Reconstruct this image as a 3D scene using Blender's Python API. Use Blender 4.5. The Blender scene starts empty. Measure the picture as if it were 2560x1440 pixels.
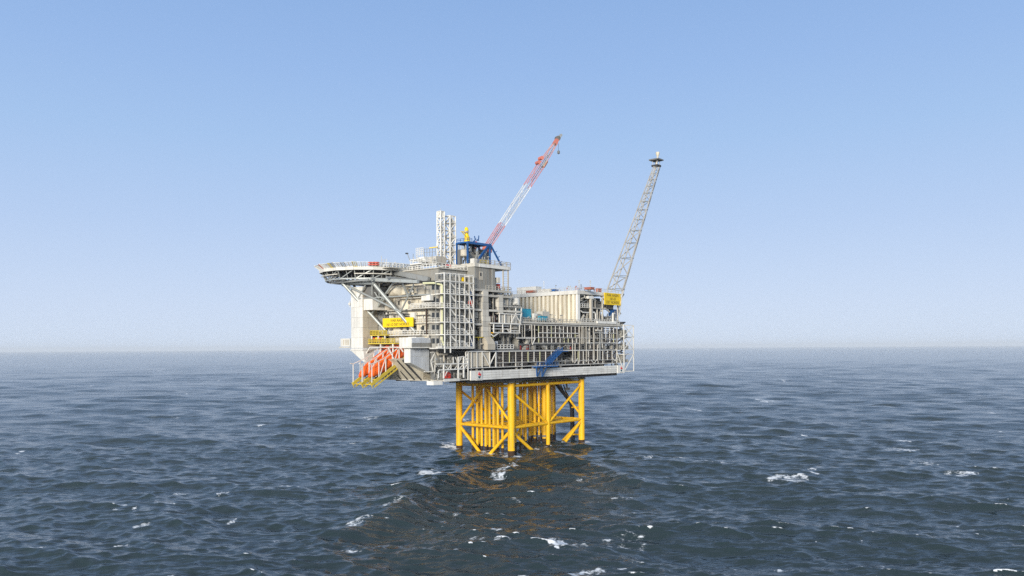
import bpy, math, random
import numpy as np
from mathutils import Vector

# ------------------------------------------------------------------ camera, sky, sun
F_PX, CX, HY, ROLL, CAM_H = 1960.0, 1280.0, 870.0, 0.006, 30.35   # focal length in pixels of a 2560 px wide frame
sc = bpy.context.scene
COL = sc.collection
cam_data = bpy.data.cameras.new('camera')
cam = bpy.data.objects.new('camera', cam_data)
COL.objects.link(cam)
cam.location = (0, 0, CAM_H)
cam.rotation_euler = (math.pi / 2, ROLL, 0)
cam_data.sensor_width = 36
cam_data.lens = 36 * F_PX / 2560
cam_data.shift_y = (HY - 720) / 2560
cam_data.clip_start = 1
cam_data.clip_end = 120000
sc.camera = cam

SUN_DIR = Vector((-0.28, -1.0, 0.24)).normalized()          # from the scene towards the sun
sun_elev = math.asin(SUN_DIR.z)
sun_azim = math.atan2(SUN_DIR.x, SUN_DIR.y)
world = bpy.data.worlds.new('World')
sc.world = world
world.use_nodes = True
nt = world.node_tree
nt.nodes.clear()
def lin(c):
    return tuple((x / 12.92 if x <= .04045 else ((x + .055) / 1.055) ** 2.4) for x in [v / 255 for v in c])
w_out = nt.nodes.new('ShaderNodeOutputWorld')
w_bg = nt.nodes.new('ShaderNodeBackground')
w_bg.inputs['Strength'].default_value = 0.1
w_sky = nt.nodes.new('ShaderNodeTexSky')
w_sky.sky_type = 'NISHITA'
w_sky.sun_disc = False
w_sky.sun_elevation = sun_elev
w_sky.sun_rotation = sun_azim
w_sky.air_density = 1.0
w_sky.dust_density = 0.6
w_sky.ozone_density = 1.6
w_tc = nt.nodes.new('ShaderNodeTexCoord')
w_sep = nt.nodes.new('ShaderNodeSeparateXYZ')
w_ramp = nt.nodes.new('ShaderNodeValToRGB')
stops = [(0.0, (212, 228, 250)), (0.05, (205, 222, 249)), (0.15, (185, 209, 245)), (0.25, (167, 199, 241)),
         (0.33, (155, 189, 237)), (0.42, (143, 179, 230)), (0.52, (164, 186, 218)), (1.0, (172, 184, 202))]
cr = w_ramp.color_ramp
while len(cr.elements) < len(stops):
    cr.elements.new(0.5)
for e, (p, c) in zip(cr.elements, stops):
    e.position = p
    e.color = (*lin(c), 1)
w_mul = nt.nodes.new('ShaderNodeVectorMath'); w_mul.operation = 'SCALE'; w_mul.inputs['Scale'].default_value = 10.0
w_mix = nt.nodes.new('ShaderNodeMix'); w_mix.data_type = 'RGBA'; w_mix.inputs[0].default_value = 0.94
nt.links.new(w_tc.outputs['Generated'], w_sep.inputs[0])
nt.links.new(w_sep.outputs['Z'], w_ramp.inputs[0])
nt.links.new(w_ramp.outputs[0], w_mul.inputs[0])
nt.links.new(w_sky.outputs[0], w_mix.inputs[6])
nt.links.new(w_mul.outputs[0], w_mix.inputs[7])
nt.links.new(w_mix.outputs[2], w_bg.inputs['Color'])
nt.links.new(w_bg.outputs[0], w_out.inputs['Surface'])

sun_data = bpy.data.lights.new('sun', 'SUN')
sun_data.energy = 4.6
sun_data.angle = math.radians(16)
sun_data.color = (1.0, 0.94, 0.84)
sun = bpy.data.objects.new('sun', sun_data)
COL.objects.link(sun)
sun.rotation_euler = SUN_DIR.to_track_quat('Z', 'Y').to_euler()
sun.location = (-100, -150, 200)

sc.view_settings.view_transform = 'Standard'
sc.view_settings.look = 'None'
sc.view_settings.gamma = 1
sc.view_settings.exposure = 0
sc.view_settings.use_curve_mapping = False
sc.cycles.volume_bounces = 8
sc.cycles.max_bounces = 6
sc.cycles.use_denoising = False

# ------------------------------------------------------------------ materials
MATS = {}
def paint(name, rgb, rough=0.55, var=0.10, metal=0.0, streak=0.0, dirt=(0.20, 0.15, 0.10), spec=0.3, scale=0.5):
    """painted steel: base colour with patchy fading, object-to-object variation and rust-brown run-off streaks"""
    m = bpy.data.materials.new(name)
    m.use_nodes = True
    t = m.node_tree
    b = t.nodes['Principled BSDF']
    b.inputs['Roughness'].default_value = rough
    b.inputs['Metallic'].default_value = metal
    b.inputs['Specular IOR Level'].default_value = spec
    geo = t.nodes.new('ShaderNodeNewGeometry')
    nz = t.nodes.new('ShaderNodeTexNoise')
    nz.inputs['Scale'].default_value = scale
    nz.inputs['Detail'].default_value = 4
    t.links.new(geo.outputs['Position'], nz.inputs['Vector'])
    oi = t.nodes.new('ShaderNodeObjectInfo')
    add = t.nodes.new('ShaderNodeMath'); add.operation = 'ADD'
    mr = t.nodes.new('ShaderNodeMapRange')
    mr.inputs['From Min'].default_value = 0.5; mr.inputs['From Max'].default_value = 1.5
    mr.inputs['To Min'].default_value = 1 - var; mr.inputs['To Max'].default_value = 1 + var
    t.links.new(nz.outputs['Fac'], add.inputs[0])
    t.links.new(oi.outputs['Random'], add.inputs[1])
    t.links.new(add.outputs[0], mr.inputs['Value'])
    sv = t.nodes.new('ShaderNodeVectorMath'); sv.operation = 'SCALE'
    sv.inputs[0].default_value = rgb
    t.links.new(mr.outputs[0], sv.inputs['Scale'])
    outc = sv.outputs[0]
    if streak > 0:
        mp = t.nodes.new('ShaderNodeMapping')
        mp.inputs['Scale'].default_value = (1.1, 1.1, 0.13)
        t.links.new(geo.outputs['Position'], mp.inputs['Vector'])
        n2 = t.nodes.new('ShaderNodeTexNoise'); n2.inputs['Scale'].default_value = 1.0; n2.inputs['Detail'].default_value = 5
        t.links.new(mp.outputs[0], n2.inputs['Vector'])
        r2 = t.nodes.new('ShaderNodeMapRange')
        r2.inputs['From Min'].default_value = 0.52; r2.inputs['From Max'].default_value = 0.74
        r2.inputs['To Min'].default_value = 0; r2.inputs['To Max'].default_value = streak
        t.links.new(n2.outputs['Fac'], r2.inputs['Value'])
        mx = t.nodes.new('ShaderNodeMix'); mx.data_type = 'RGBA'
        t.links.new(r2.outputs[0], mx.inputs[0])
        t.links.new(outc, mx.inputs[6])
        mx.inputs[7].default_value = (*dirt, 1)
        outc = mx.outputs[2]
    t.links.new(outc, b.inputs['Base Color'])
    MATS[name] = m
    return m

WHITE = paint('white_paint', (0.72, 0.70, 0.64), streak=0.35, var=.12)
CREAM = paint('cream_cladding', (0.70, 0.635, 0.50), streak=0.5, var=.13)
PALE = paint('pale_cladding', (0.54, 0.51, 0.44), streak=0.5, var=.16)
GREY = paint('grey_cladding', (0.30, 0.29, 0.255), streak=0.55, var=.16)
BLUEGREY = paint('blue_grey_cladding', (0.50, 0.52, 0.54), streak=0.3)
STEEL = paint('galvanised_steel', (0.33, 0.34, 0.33), rough=0.5, metal=0.2, streak=0.3)
ALU = paint('aluminium', (0.42, 0.44, 0.42), rough=0.45, metal=0.3, streak=0.25)
MID = paint('mid_grey_paint', (0.16, 0.16, 0.152), streak=0.3)
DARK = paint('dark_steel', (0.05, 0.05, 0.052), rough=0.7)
LOUVRE = paint('louvre_blade', (0.11, 0.095, 0.085), rough=0.6, streak=0.3)
BEIGE = paint('beige_insulation', (0.50, 0.45, 0.36), streak=0.3)
YELLOW = paint('yellow_paint', (0.85, 0.475, 0.010), rough=0.45, var=0.13, streak=0.55, dirt=(0.33, 0.15, 0.02), scale=0.25)
LEMON = paint('lemon_yellow_paint', (0.62, 0.47, 0.06), rough=0.5)
PALEYEL = paint('pale_yellow_paint', (0.60, 0.60, 0.36), rough=0.5)
SIGN = paint('sign_yellow', (0.88, 0.60, 0.01), rough=0.5, var=0.04)
ORANGE = paint('orange_gelcoat', (0.82, 0.125, 0.008), rough=0.4, spec=0.25, var=0.12, streak=.25)
RED = paint('red_paint', (0.55, 0.035, 0.02), rough=0.45)
CRANERED = paint('crane_red', (0.62, 0.13, 0.085), rough=0.5)
BOOMRED = paint('faded_boom_red', (0.60, 0.19, 0.14), rough=0.6, streak=.3)
RUST = paint('rust_red_primer', (0.42, 0.13, 0.08), rough=0.6, streak=.4)
BLUE = paint('blue_paint', (0.015, 0.09, 0.27), rough=0.45)
TURQ = paint('turquoise_paint', (0.03, 0.30, 0.42), rough=0.5)
BLACK = paint('black_rubber', (0.012, 0.012, 0.013), rough=0.6)
GROWTH = paint('marine_growth', (0.05, 0.028, 0.016), rough=0.8)
GRATE = paint('brown_grating', (0.10, 0.075, 0.045), rough=0.8)
GLASS = paint('window_glass', (0.02, 0.025, 0.03), rough=0.1, spec=0.6)
TEAL = paint('dark_teal_print', (0.02, 0.10, 0.13), rough=0.5)
REDPRINT = paint('red_print', (0.62, 0.03, 0.03), rough=0.5)
INK = paint('black_lettering', (0.03, 0.025, 0.02), rough=0.6)

# ------------------------------------------------------------------ platform frame:
# u runs back along the left faces, v runs back along the right faces, z is up; origin at the front leg's waterline
UX, UY, VX, VY = -0.760, 0.649, 0.649, 0.760
OX, OY = -0.35, 227.9
def W(p):
    u, v, z = p
    return (OX + UX * u + VX * v, OY + UY * u + VY * v, z)
def ray(px, py):
    dx, dy = px - CX, py - HY
    return (dx - ROLL * dy) / F_PX, 1.0, -(ROLL * dx + dy) / F_PX
def onU(px, py, u):
    """point of the right-facing plane at depth u that the photograph shows at this pixel, as (v, z)"""
    a, b, c = ray(px, py)
    t = (u + OX * UX + OY * UY) / (a * UX + b * UY)
    return (a * t - OX) * VX + (t - OY) * VY, CAM_H + c * t
def onV(px, py, v):
    """the same for the left-facing plane at depth v, as (u, z)"""
    a, b, c = ray(px, py)
    t = (v + OX * VX + OY * VY) / (a * VX + b * VY)
    return (a * t - OX) * UX + (t - OY) * UY, CAM_H + c * t
def vU(px, u=-4.0, py=830):
    return onU(px, py, u)[0]
def zU(px, py, u=-4.0):
    return onU(px, py, u)[1]
def pU(px, py, u=-4.0):
    v, z = onU(px, py, u); return (u, v, z)
def pV(px, py, v=-31.8):
    u, z = onV(px, py, v); return (u, v, z)
def uV(px, v=-31.8, py=830):
    return onV(px, py, v)[0]

# ------------------------------------------------------------------ mesh helpers
class MB:
    def __init__(self):
        self.v = []; self.f = []; self.mi = []
        self.cur = 0
    def add(self, vs, fs):
        o = len(self.v)
        self.v += [tuple(p) for p in vs]
        self.f += [tuple(i + o for i in f) for f in fs]
        self.mi += [self.cur] * len(fs)
        return self
    def box(self, u0, u1, v0, v1, z0, z1):
        vs = [(u, v, z) for z in (z0, z1) for v in (v0, v1) for u in (u0, u1)]
        return self.add(vs, [(0, 1, 3, 2), (4, 6, 7, 5), (0, 4, 5, 1), (2, 3, 7, 6), (0, 2, 6, 4), (1, 5, 7, 3)])
    def prism(self, pts, z0, z1):
        n = len(pts)
        vs = [(u, v, z0) for u, v in pts] + [(u, v, z1) for u, v in pts]
        return self.add(vs, [tuple(range(n))[::-1], tuple(range(n, 2 * n))] +
                        [(i, (i + 1) % n, n + (i + 1) % n, n + i) for i in range(n)])
    def hull8(self, a, b):
        """two quads (4 corners each) joined into a solid"""
        return self.add(list(a) + list(b), [(0, 1, 2, 3), (7, 6, 5, 4), (0, 4, 5, 1), (1, 5, 6, 2), (2, 6, 7, 3), (3, 7, 4, 0)])
    def tube(self, p, q, r, n=8, r2=None, caps=True):
        p = Vector(p); q = Vector(q)
        d = (q - p)
        if d.length < 1e-6: return self
        d.normalize()
        a = d.cross(Vector((0, 0, 1)))
        if a.length < 1e-3: a = Vector((1, 0, 0))
        a.normalize(); b = d.cross(a)
        r2 = r if r2 is None else r2
        vs = []
        for c, rr in ((p, r), (q, r2)):
            for i in range(n):
                t = 2 * math.pi * (i + .5) / n
                vs.append(c + a * (rr * math.cos(t)) + b * (rr * math.sin(t)))
        fs = [(i, (i + 1) % n, n + (i + 1) % n, n + i) for i in range(n)]
        if caps: fs += [tuple(range(n))[::-1], tuple(range(n, 2 * n))]
        return self.add(vs, fs)
    def bar(self, p, q, w, h=None):
        """square bar, w across and h deep"""
        p = Vector(p); q = Vector(q); d = q - p
        if d.length < 1e-6: return self
        d.normalize()
        a = d.cross(Vector((0, 0, 1)))
        if a.length < 1e-3: a = Vector((1, 0, 0))
        a.normalize(); b = d.cross(a); h = w if h is None else h
        k = [(-1, -1), (1, -1), (1, 1), (-1, 1)]
        return self.hull8([p + a * (w / 2 * i) + b * (h / 2 * j) for i, j in k], [q + a * (w / 2 * i) + b * (h / 2 * j) for i, j in k])
    def path(self, pts, r, n=6):
        for a, b in zip(pts, pts[1:]): self.tube(a, b, r, n)
        return self
    def lathe(self, prof, axis_p, axis_d, n=14):
        """profile [(distance along axis, radius)]"""
        d = Vector(axis_d).normalized(); p = Vector(axis_p)
        a = d.cross(Vector((0, 0, 1)))
        if a.length < 1e-3: a = Vector((1, 0, 0))
        a.normalize(); b = d.cross(a)
        vs = []
        for s, r in prof:
            for i in range(n):
                t = 2 * math.pi * i / n
                vs.append(p + d * s + a * (r * math.cos(t)) + b * (r * math.sin(t)))
        fs = []
        for k in range(len(prof) - 1):
            for i in range(n):
                fs.append((k * n + i, k * n + (i + 1) % n, (k + 1) * n + (i + 1) % n, (k + 1) * n + i))
        fs += [tuple(range(n))[::-1], tuple(range((len(prof) - 1) * n, len(prof) * n))]
        return self.add(vs, fs)
    def rail(self, pts, h=1.1, step=1.6, r=0.05, rails=(1.0, 0.5)):
        """handrail along a polyline of deck points"""
        for a, b in zip(pts, pts[1:]):
            a = Vector(a); b = Vector(b); L = (b - a).length
            n = max(1, round(L / step))
            for i in range(n + 1):
                c = a.lerp(b, i / n)
                self.bar(c, c + Vector((0, 0, h)), r * 2)
            for k in rails:
                self.bar(a + Vector((0, 0, h * k)), b + Vector((0, 0, h * k)), r * 2)
        return self

ORG = {}
def thing(name, label, cat, at, group=None):
    """an Empty at the thing's base, parent of its parts"""
    o = bpy.data.objects.new(name, None)
    COL.objects.link(o)
    o.empty_display_size = 1.0
    o.location = W(at)
    o['label'] = label; o['category'] = cat
    if group: o['group'] = group
    ORG[o.name] = Vector(W(at))
    return o
def build(mb, name, mat, parent, label=None, stuff=False, smooth=False):
    """one mesh object from the collected shapes"""
    org = ORG[parent.name]
    me = bpy.data.meshes.new(name)
    vs = [Vector(W(p)) - org for p in mb.v]
    me.from_pydata([tuple(v) for v in vs], [], [f[::-1] for f in mb.f])
    for m in (mat if isinstance(mat, (list, tuple)) else [mat]):
        me.materials.append(m)
    if isinstance(mat, (list, tuple)):
        me.polygons.foreach_set('material_index', mb.mi)
    if smooth:
        me.polygons.foreach_set('use_smooth', [True] * len(me.polygons))
        try: me.set_sharp_from_angle(angle=math.radians(40))
        except Exception: pass
    o = bpy.data.objects.new(name, me)
    COL.objects.link(o)
    o.parent = parent
    ORG[o.name] = org
    if label: o['label'] = label
    if stuff: o['kind'] = 'stuff'
    return o
def copy_tree(o, parent=None):
    c = o.copy(); COL.objects.link(c)
    c.parent = parent
    ORG[c.name] = ORG[o.name]
    for ch in list(o.children): copy_tree(ch, c)
    return c
def same(o, offset, parent=None):
    """another piece sharing the mesh of o, shifted by a platform-frame offset"""
    c = o.copy(); COL.objects.link(c)
    a = W((0, 0, 0)); b = W(offset)
    c.location = Vector(o.location) + Vector((b[0] - a[0], b[1] - a[1], b[2] - a[2]))
    c.parent = parent or o.parent
    ORG[c.name] = ORG[o.name]
    return c
def bx(*a):
    return MB().box(*a)
R = random.Random(7)

# ------------------------------------------------------------------ sea
rng = np.random.default_rng(11)
def make_sea():
    rs = [10.0, 25, 40, 55, 70, 82, 92]
    r = 99.0
    while r < 30000:
        rs.append(r)
        k = 0.0033 if r < 200 else (0.0033 + (0.0075 - 0.0033) * min(1, (r - 200) / 500))
        if r > 3000: k = 0.012
        if r > 8000: k = 0.05
        r *= 1 + k
    rs = np.array(rs)
    half = math.radians(40)
    th = list(np.linspace(-half, half, 900))
    extra = np.linspace(half, 2 * math.pi - half, 62)[1:-1]
    th = np.array(th + list(extra))
    nR, nT = len(rs), len(th)
    rr, tt = np.meshgrid(rs, th, indexing='ij')
    x0 = rr * np.sin(tt); y0 = rr * np.cos(tt)
    dr = np.gradient(rs)[:, None] * np.ones_like(tt)
    dth = np.gradient(th)[None, :] * rr
    space = np.maximum(dr, np.minimum(dth, dr * 20) * 0.8)
    # wind sea: sum of trochoidal waves, short ones fading out where the mesh is too coarse to carry them
    N = 190
    lam = np.exp(np.linspace(math.log(52), math.log(1.0), N)) * rng.uniform(.94, 1.06, N)
    kk = 2 * math.pi / lam
    main = math.radians(252)                       # travelling towards the camera and slightly to the left
    spread = np.where(lam > 15, .42, np.where(lam > 6, .5, .45))
    ang = main + rng.normal(0, 1, N) * spread
    # slope spectrum roughly flat in log(k): amplitude proportional to wavelength, with a peak near 32 m
    slope = np.where(lam > 15, 0.0185, np.where(lam > 6, 0.020, 0.043)) * np.where(lam > 36, (36 / lam) ** 1.6, 1.0)
    amp = slope / kk
    ph = rng.uniform(0, 2 * math.pi, N)
    x = x0.copy(); y = y0.copy(); z = np.zeros_like(x0)
    Jxx = np.ones_like(x0)
    for i in range(N):
        lim = lam[i] / 3.2
        rows = np.where(space.min(axis=1) < lim * 1.3)[0]
        if len(rows) == 0: continue
        rmax = rows.max() + 1
        sl = slice(0, rmax)
        fade = np.clip((lim * 1.3 - space[sl]) / (lim * 0.6), 0, 1)
        c, s = math.cos(ang[i]), math.sin(ang[i])
        a = kk[i] * (c * x0[sl] + s * y0[sl]) + ph[i]
        A = amp[i] * fade
        ca = np.cos(a); sa = np.sin(a)
        z[sl] += A * ca
        q = 1.0
        x[sl] -= q * A * c * sa
        y[sl] -= q * A * s * sa
        Jxx[sl] -= q * A * kk[i] * ca
    # foam: patches of broken white water, laid where the sea shows them, plus small crests that spill over
    # two steep ridges thrown up round the platform legs
    for (xa, ya, xb, yb, hgt, wid) in ((-29.0, 124.0, -11.0, 199.0, 1.15, 4.8), (9.0, 233.0, 31.0, 166.0, .9, 4.0), (-4.0, 196.0, 13.0, 186.0, .8, 4.0)):
        L_ = math.hypot(xb - xa, yb - ya); ex, ey = (xb - xa) / L_, (yb - ya) / L_
        al = ((x0 - xa) * ex + (y0 - ya) * ey) / L_
        dd = (x0 - xa) * ey - (y0 - ya) * ex + 2.2 * np.sin(al * 9.0 + xa)
        env = np.exp(-np.clip(np.abs(al - .5) - .36, 0, None) ** 2 / .02)
        z += env * hgt * (np.exp(-(dd / wid) ** 2) - .55 * np.exp(-((dd - 2.1 * wid) / (1.4 * wid)) ** 2))
    nearJ = Jxx[(rs > 95) & (rs < 420)][:, 60:840]
    thr = np.percentile(nearJ, 0.25)
    gust = np.sin(x0 * .021 + 1.3) * np.sin(y0 * .013 + x0 * .008) + .6 * np.sin(x0 * .06 - y0 * .041 + 2)
    foam = np.clip((thr + .04 - Jxx) / .10, 0, 1) * np.clip(gust * .8 + .35, 0, 1)
    big = [(1068, 1180, 62, 13, 1.0), (740, 1221, 54, 18, .62), (880, 1317, 46, 16, .85), (985, 1272, 66, 15, .55),
           (1250, 1180, 50, 18, .7), (1290, 1163, 24, 8, .9), (1395, 1366, 48, 24, 1.15), (1445, 1371, 60, 8, .5), (1462, 1426, 92, 16, .8),
           (1565, 1350, 95, 36, .42), (1712, 1141, 48, 6, .8), (1785, 1155, 80, 14, .48), (1612, 1142, 40, 7, .6),
           (1975, 1194, 98, 15, .75), (2040, 1184, 14, 10, .9), (2248, 1124, 86, 13, .75), (2255, 1105, 36, 9, .95),
           (2310, 1160, 56, 18, .6), (2405, 1186, 74, 7, .8), (1735, 1025, 16, 12, 1.0), (1920, 1002, 40, 8, .8),
           (552, 1233, 22, 10, .9), (335, 1272, 8, 6, .9), (388, 1262, 22, 8, .6), (578, 1302, 20, 13, .7), (528, 1299, 14, 5, .8),
           (1245, 1329, 42, 11, .8), (1165, 1350, 100, 11, .48), (1245, 1358, 64, 8, .42), (1937, 1416, 24, 16, .85), (2500, 1080, 10, 4, .8),
           (650, 1066, 22, 5, .7), (1122, 1113, 40, 9, .95), (1200, 1128, 90, 9, .4), (1277, 1134, 26, 5, .6), (1556, 1246, 54, 8, .6), (1400, 1128, 50, 7, .5),
           (1610, 1211, 16, 6, .8), (1768, 1205, 14, 10, .5), (2480, 1031, 14, 5, .9), (2011, 1086, 12, 6, .9), (2062, 942, 26, 5, .7),
           (1948, 951, 20, 5, .7), (920, 1048, 44, 5, .6), (2150, 1143, 10, 5, .9), (2200, 1405, 24, 5, .5), (2060, 1230, 10, 4, .8),
           (1550, 1420, 20, 4, .7), (1850, 1407, 44, 6, .5), (2155, 1356, 12, 6, .7), (2040, 1355, 7, 5, .8), (1770, 1275, 40, 6, .35), (1800, 1310, 60, 12, .3),
           (1165, 1285, 60, 6, .4), (1140, 1380, 14, 10, .6), (920, 1370, 26, 6, .5), (690, 1345, 20, 8, .5), (1290, 1250, 30, 8, .6), (1448, 1199, 20, 5, .8),
           (870, 1071, 26, 5, .55), (1010, 1092, 20, 5, .6), (440, 1043, 130, 12, .26), (70, 1000, 150, 12, .24), (560, 1043, 60, 6, .35),
           (1160, 1052, 26, 6, .9), (85, 912, 12, 3, .8), (410, 926, 12, 3, .8), (230, 965, 12, 3, .8), (535, 952, 10, 3, .8), (2340, 950, 12, 4, .7), (2115, 892, 10, 3, .7), (2425, 872, 30, 3, .5), (2480, 876, 12, 3, .7), (2070, 914, 10, 3, .7)]
    def patch(X, Y, wx, wy, s, tilt=0.0):
        i0, i1 = np.searchsorted(rs, [math.hypot(X, Y) - (wx + wy) * 2 - 3, math.hypot(X, Y) + (wx + wy) * 2 + 3])
        a0 = math.atan2(X, Y); da = (wx + wy) * 2.2 / math.hypot(X, Y)
        j0, j1 = np.searchsorted(th[:900], [a0 - da, a0 + da])
        if i1 <= i0 or j1 <= j0: return
        xs, ys = x0[i0:i1, j0:j1] - X, y0[i0:i1, j0:j1] - Y
        c, sn = math.cos(tilt), math.sin(tilt)
        dx = (xs * c + ys * sn) / wx; dy = (-xs * sn + ys * c) / wy
        dy = dy + 0.3 * np.sin(dx * 2.3 + X)
        v = s * np.exp(-(dx * dx + dy * dy) * 1.1)
        foam[i0:i1, j0:j1] = np.maximum(foam[i0:i1, j0:j1], v)
    fr = random.Random(5)
    # more small breakers in the middle distance and a thin sprinkle far out
    for k in range(50):
        py = 884 + 560 * fr.random() ** 1.5
        px = fr.uniform(20, 2540)
        if 1080 < px < 1520 and py < 1300: continue
        sc_ = (py - 850) / 300
        big.append((px, py, fr.uniform(8, 26) * (.5 + sc_), fr.uniform(1.5, 3) * (.6 + sc_), fr.uniform(.45, .85)))
    for (px, py, w, h, s) in big:
        a, b, c = ray(px, py)
        t = CAM_H / -c
        X, Y = a * t, t
        wx = w / 2 * t / F_PX
        t2 = CAM_H / -ray(px, py - h / 2)[2]; t1 = CAM_H / -ray(px, py + h / 2)[2]
        wy = max(0.35, (t2 - t1) / 2)
        if w < 18:
            patch(X, Y, wx, wy * .8, s, fr.uniform(-.5, .5)); continue
        # a torn breaker: bright curl along the front, lacy remains trailing behind it
        n = int(5 + w / 7)
        for q in range(n):
            u = fr.uniform(-1, 1); v = fr.uniform(-.9, .9) * math.sqrt(1 - u * u)
            patch(X + u * wx, Y + v * wy, wx * fr.uniform(.14, .40), max(.3, wy * fr.uniform(.16, .42)), s * fr.uniform(.6, 1.15), fr.uniform(-.6, .6))
        patch(X + wx * fr.uniform(-.3, .3), Y - wy * .4, wx * .5, max(.3, wy * .3), s, fr.uniform(-.25, .25))
        patch(X, Y + wy * .3, wx * 1.1, wy * 1.0, s * .55, 0)
    # disturbed white water where the steel meets the sea
    for (u, v, r) in [(0, 0, 1.6), (21.1, 0, 1.5), (0, 35.1, 1.5), (0, 17.4, 1.0)] + [(3 + 1.7 * k, 2.5, .8) for k in range(8)] + [(8, 0, 1), (12, 0, 1.0), (0, 12, 1.0), (0, 23, 1.0), (5, 31, 1)]:
        X, Y, _ = W((u, v, 0))
        for q in range(3): patch(X + fr.uniform(-1.2, 1.2) * r, Y - fr.uniform(-.6, 1.4) * r, r * fr.uniform(.7, 1.7), r * fr.uniform(.5, 1.2), fr.uniform(.6, 1.0), fr.uniform(-.4, .4))
    X, Y, _ = W((22.5, -2, 0))
    for q in range(7): patch(X - fr.uniform(-1, 3), Y + fr.uniform(-1.5, 1.5), fr.uniform(.6, 1.6), fr.uniform(.5, 1), .95, 0)
    foam[rs < 90] = 0
    verts = np.stack([x, y, z], -1).reshape(-1, 3).astype(np.float32)
    idx = np.arange(nR * nT).reshape(nR, nT)
    nxt = np.roll(idx, -1, axis=1)
    quads = np.stack([idx[:-1], nxt[:-1], nxt[1:], idx[1:]], -1).reshape(-1, 4)[:, ::-1]
    me = bpy.data.meshes.new('sea')
    nv, nq = len(verts), len(quads)
    me.vertices.add(nv)
    me.vertices.foreach_set('co', verts.ravel())
    me.loops.add(nq * 4)
    me.loops.foreach_set('vertex_index', quads.ravel().astype(np.int32))
    me.polygons.add(nq)
    me.polygons.foreach_set('loop_start', np.arange(0, nq * 4, 4, dtype=np.int32))
    me.polygons.foreach_set('use_smooth', np.ones(nq, dtype=bool))
    at = me.attributes.new('foam', 'FLOAT', 'POINT')
    at.data.foreach_set('value', foam.ravel().astype(np.float32))
    me.update(calc_edges=True)
    o = bpy.data.objects.new('sea', me)
    COL.objects.link(o)
    o['kind'] = 'structure'
    o['label'] = 'dark slate blue choppy sea with scattered whitecaps'
    return o
def sea_material():
    m = bpy.data.materials.new('sea_water')
    m.use_nodes = True
    t = m.node_tree
    b = t.nodes['Principled BSDF']
    out = t.nodes['Material Output']
    N = t.nodes.new; L = t.links.new
    b.inputs['Base Color'].default_value = (0.020, 0.035, 0.039, 1)
    b.inputs['Roughness'].default_value = 0.14
    b.inputs['IOR'].default_value = 1.333
    geo = N('ShaderNodeNewGeometry')
    def noise(scale, stretch, rot, detail, rough=0.6):
        mp = N('ShaderNodeMapping'); mp.inputs['Rotation'].default_value = (0, 0, rot)
        mp.inputs['Scale'].default_value = (scale / stretch, scale, scale)
        L(geo.outputs['Position'], mp.inputs['Vector'])
        n = N('ShaderNodeTexNoise'); n.inputs['Scale'].default_value = 1; n.inputs['Detail'].default_value = detail
        n.inputs['Roughness'].default_value = rough
        L(mp.outputs[0], n.inputs['Vector'])
        return n.outputs['Fac']
    n1 = noise(0.9, 3.4, math.radians(8), 3, 0.55)
    n2 = noise(0.27, 3.0, math.radians(-8), 3, 0.55)
    wind = noise(0.012, 2.5, 0.1, 2)
    wm = N('ShaderNodeMapRange'); wm.inputs['From Min'].default_value = .35; wm.inputs['From Max'].default_value = .7
    wm.inputs['To Min'].default_value = 0.65; wm.inputs['To Max'].default_value = 1.25
    L(wind, wm.inputs['Value'])
    b1 = N('ShaderNodeBump'); b1.inputs['Distance'].default_value = 1.0
    L(wm.outputs[0], b1.inputs['Strength'])
    h1 = N('ShaderNodeMath'); h1.operation = 'MULTIPLY'; h1.inputs[1].default_value = 0.2
    L(n1, h1.inputs[0])
    h2 = N('ShaderNodeMath'); h2.operation = 'MULTIPLY_ADD'; h2.inputs[1].default_value = 0.75
    L(n2, h2.inputs[0]); L(h1.outputs[0], h2.inputs[2])
    L(h2.outputs[0], b1.inputs['Height'])
    L(b1.outputs[0], b.inputs['Normal'])
    # foam
    at = N('ShaderNodeAttribute'); at.attribute_name = 'foam'
    f1 = noise(3.2, 2.0, 0.2, 6, 0.72)
    f2 = noise(0.55, 2.0, -0.3, 3, 0.6)
    fa = N('ShaderNodeMath'); fa.operation = 'MULTIPLY_ADD'; fa.inputs[1].default_value = 0.8
    L(f2, fa.inputs[0]); L(f1, fa.inputs[2])
    fs = N('ShaderNodeMath'); fs.operation = 'MULTIPLY_ADD'; fs.inputs[1].default_value = -1.9; fs.inputs[2].default_value = 1.40
    L(fa.outputs[0], fs.inputs[0])
    fd = N('ShaderNodeMath'); fd.operation = 'ADD'
    L(at.outputs['Fac'], fd.inputs[0]); L(fs.outputs[0], fd.inputs[1])
    fm = N('ShaderNodeMapRange'); fm.interpolation_type = 'SMOOTHSTEP'
    fm.inputs['From Min'].default_value = 0.0; fm.inputs['From Max'].default_value = 0.42
    L(fd.outputs[0], fm.inputs['Value'])
    gate = N('ShaderNodeMapRange'); gate.inputs['From Min'].default_value = 0.12; gate.inputs['From Max'].default_value = 0.3
    L(at.outputs['Fac'], gate.inputs['Value'])
    fx = N('ShaderNodeMath'); fx.operation = 'MULTIPLY'
    L(fm.outputs[0], fx.inputs[0]); L(gate.outputs[0], fx.inputs[1])
    fb = N('ShaderNodeBsdfDiffuse'); fb.inputs['Color'].default_value = (0.80, 0.82, 0.83, 1)
    L(b1.outputs[0], fb.inputs['Normal'])
    ms = N('ShaderNodeMixShader')
    L(fx.outputs[0], ms.inputs[0]); L(b.outputs[0], ms.inputs[1]); L(fb.outputs[0], ms.inputs[2])
    L(ms.outputs[0], out.inputs['Surface'])
    return m
sea = make_sea()
sea.data.materials.append(sea_material())

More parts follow.
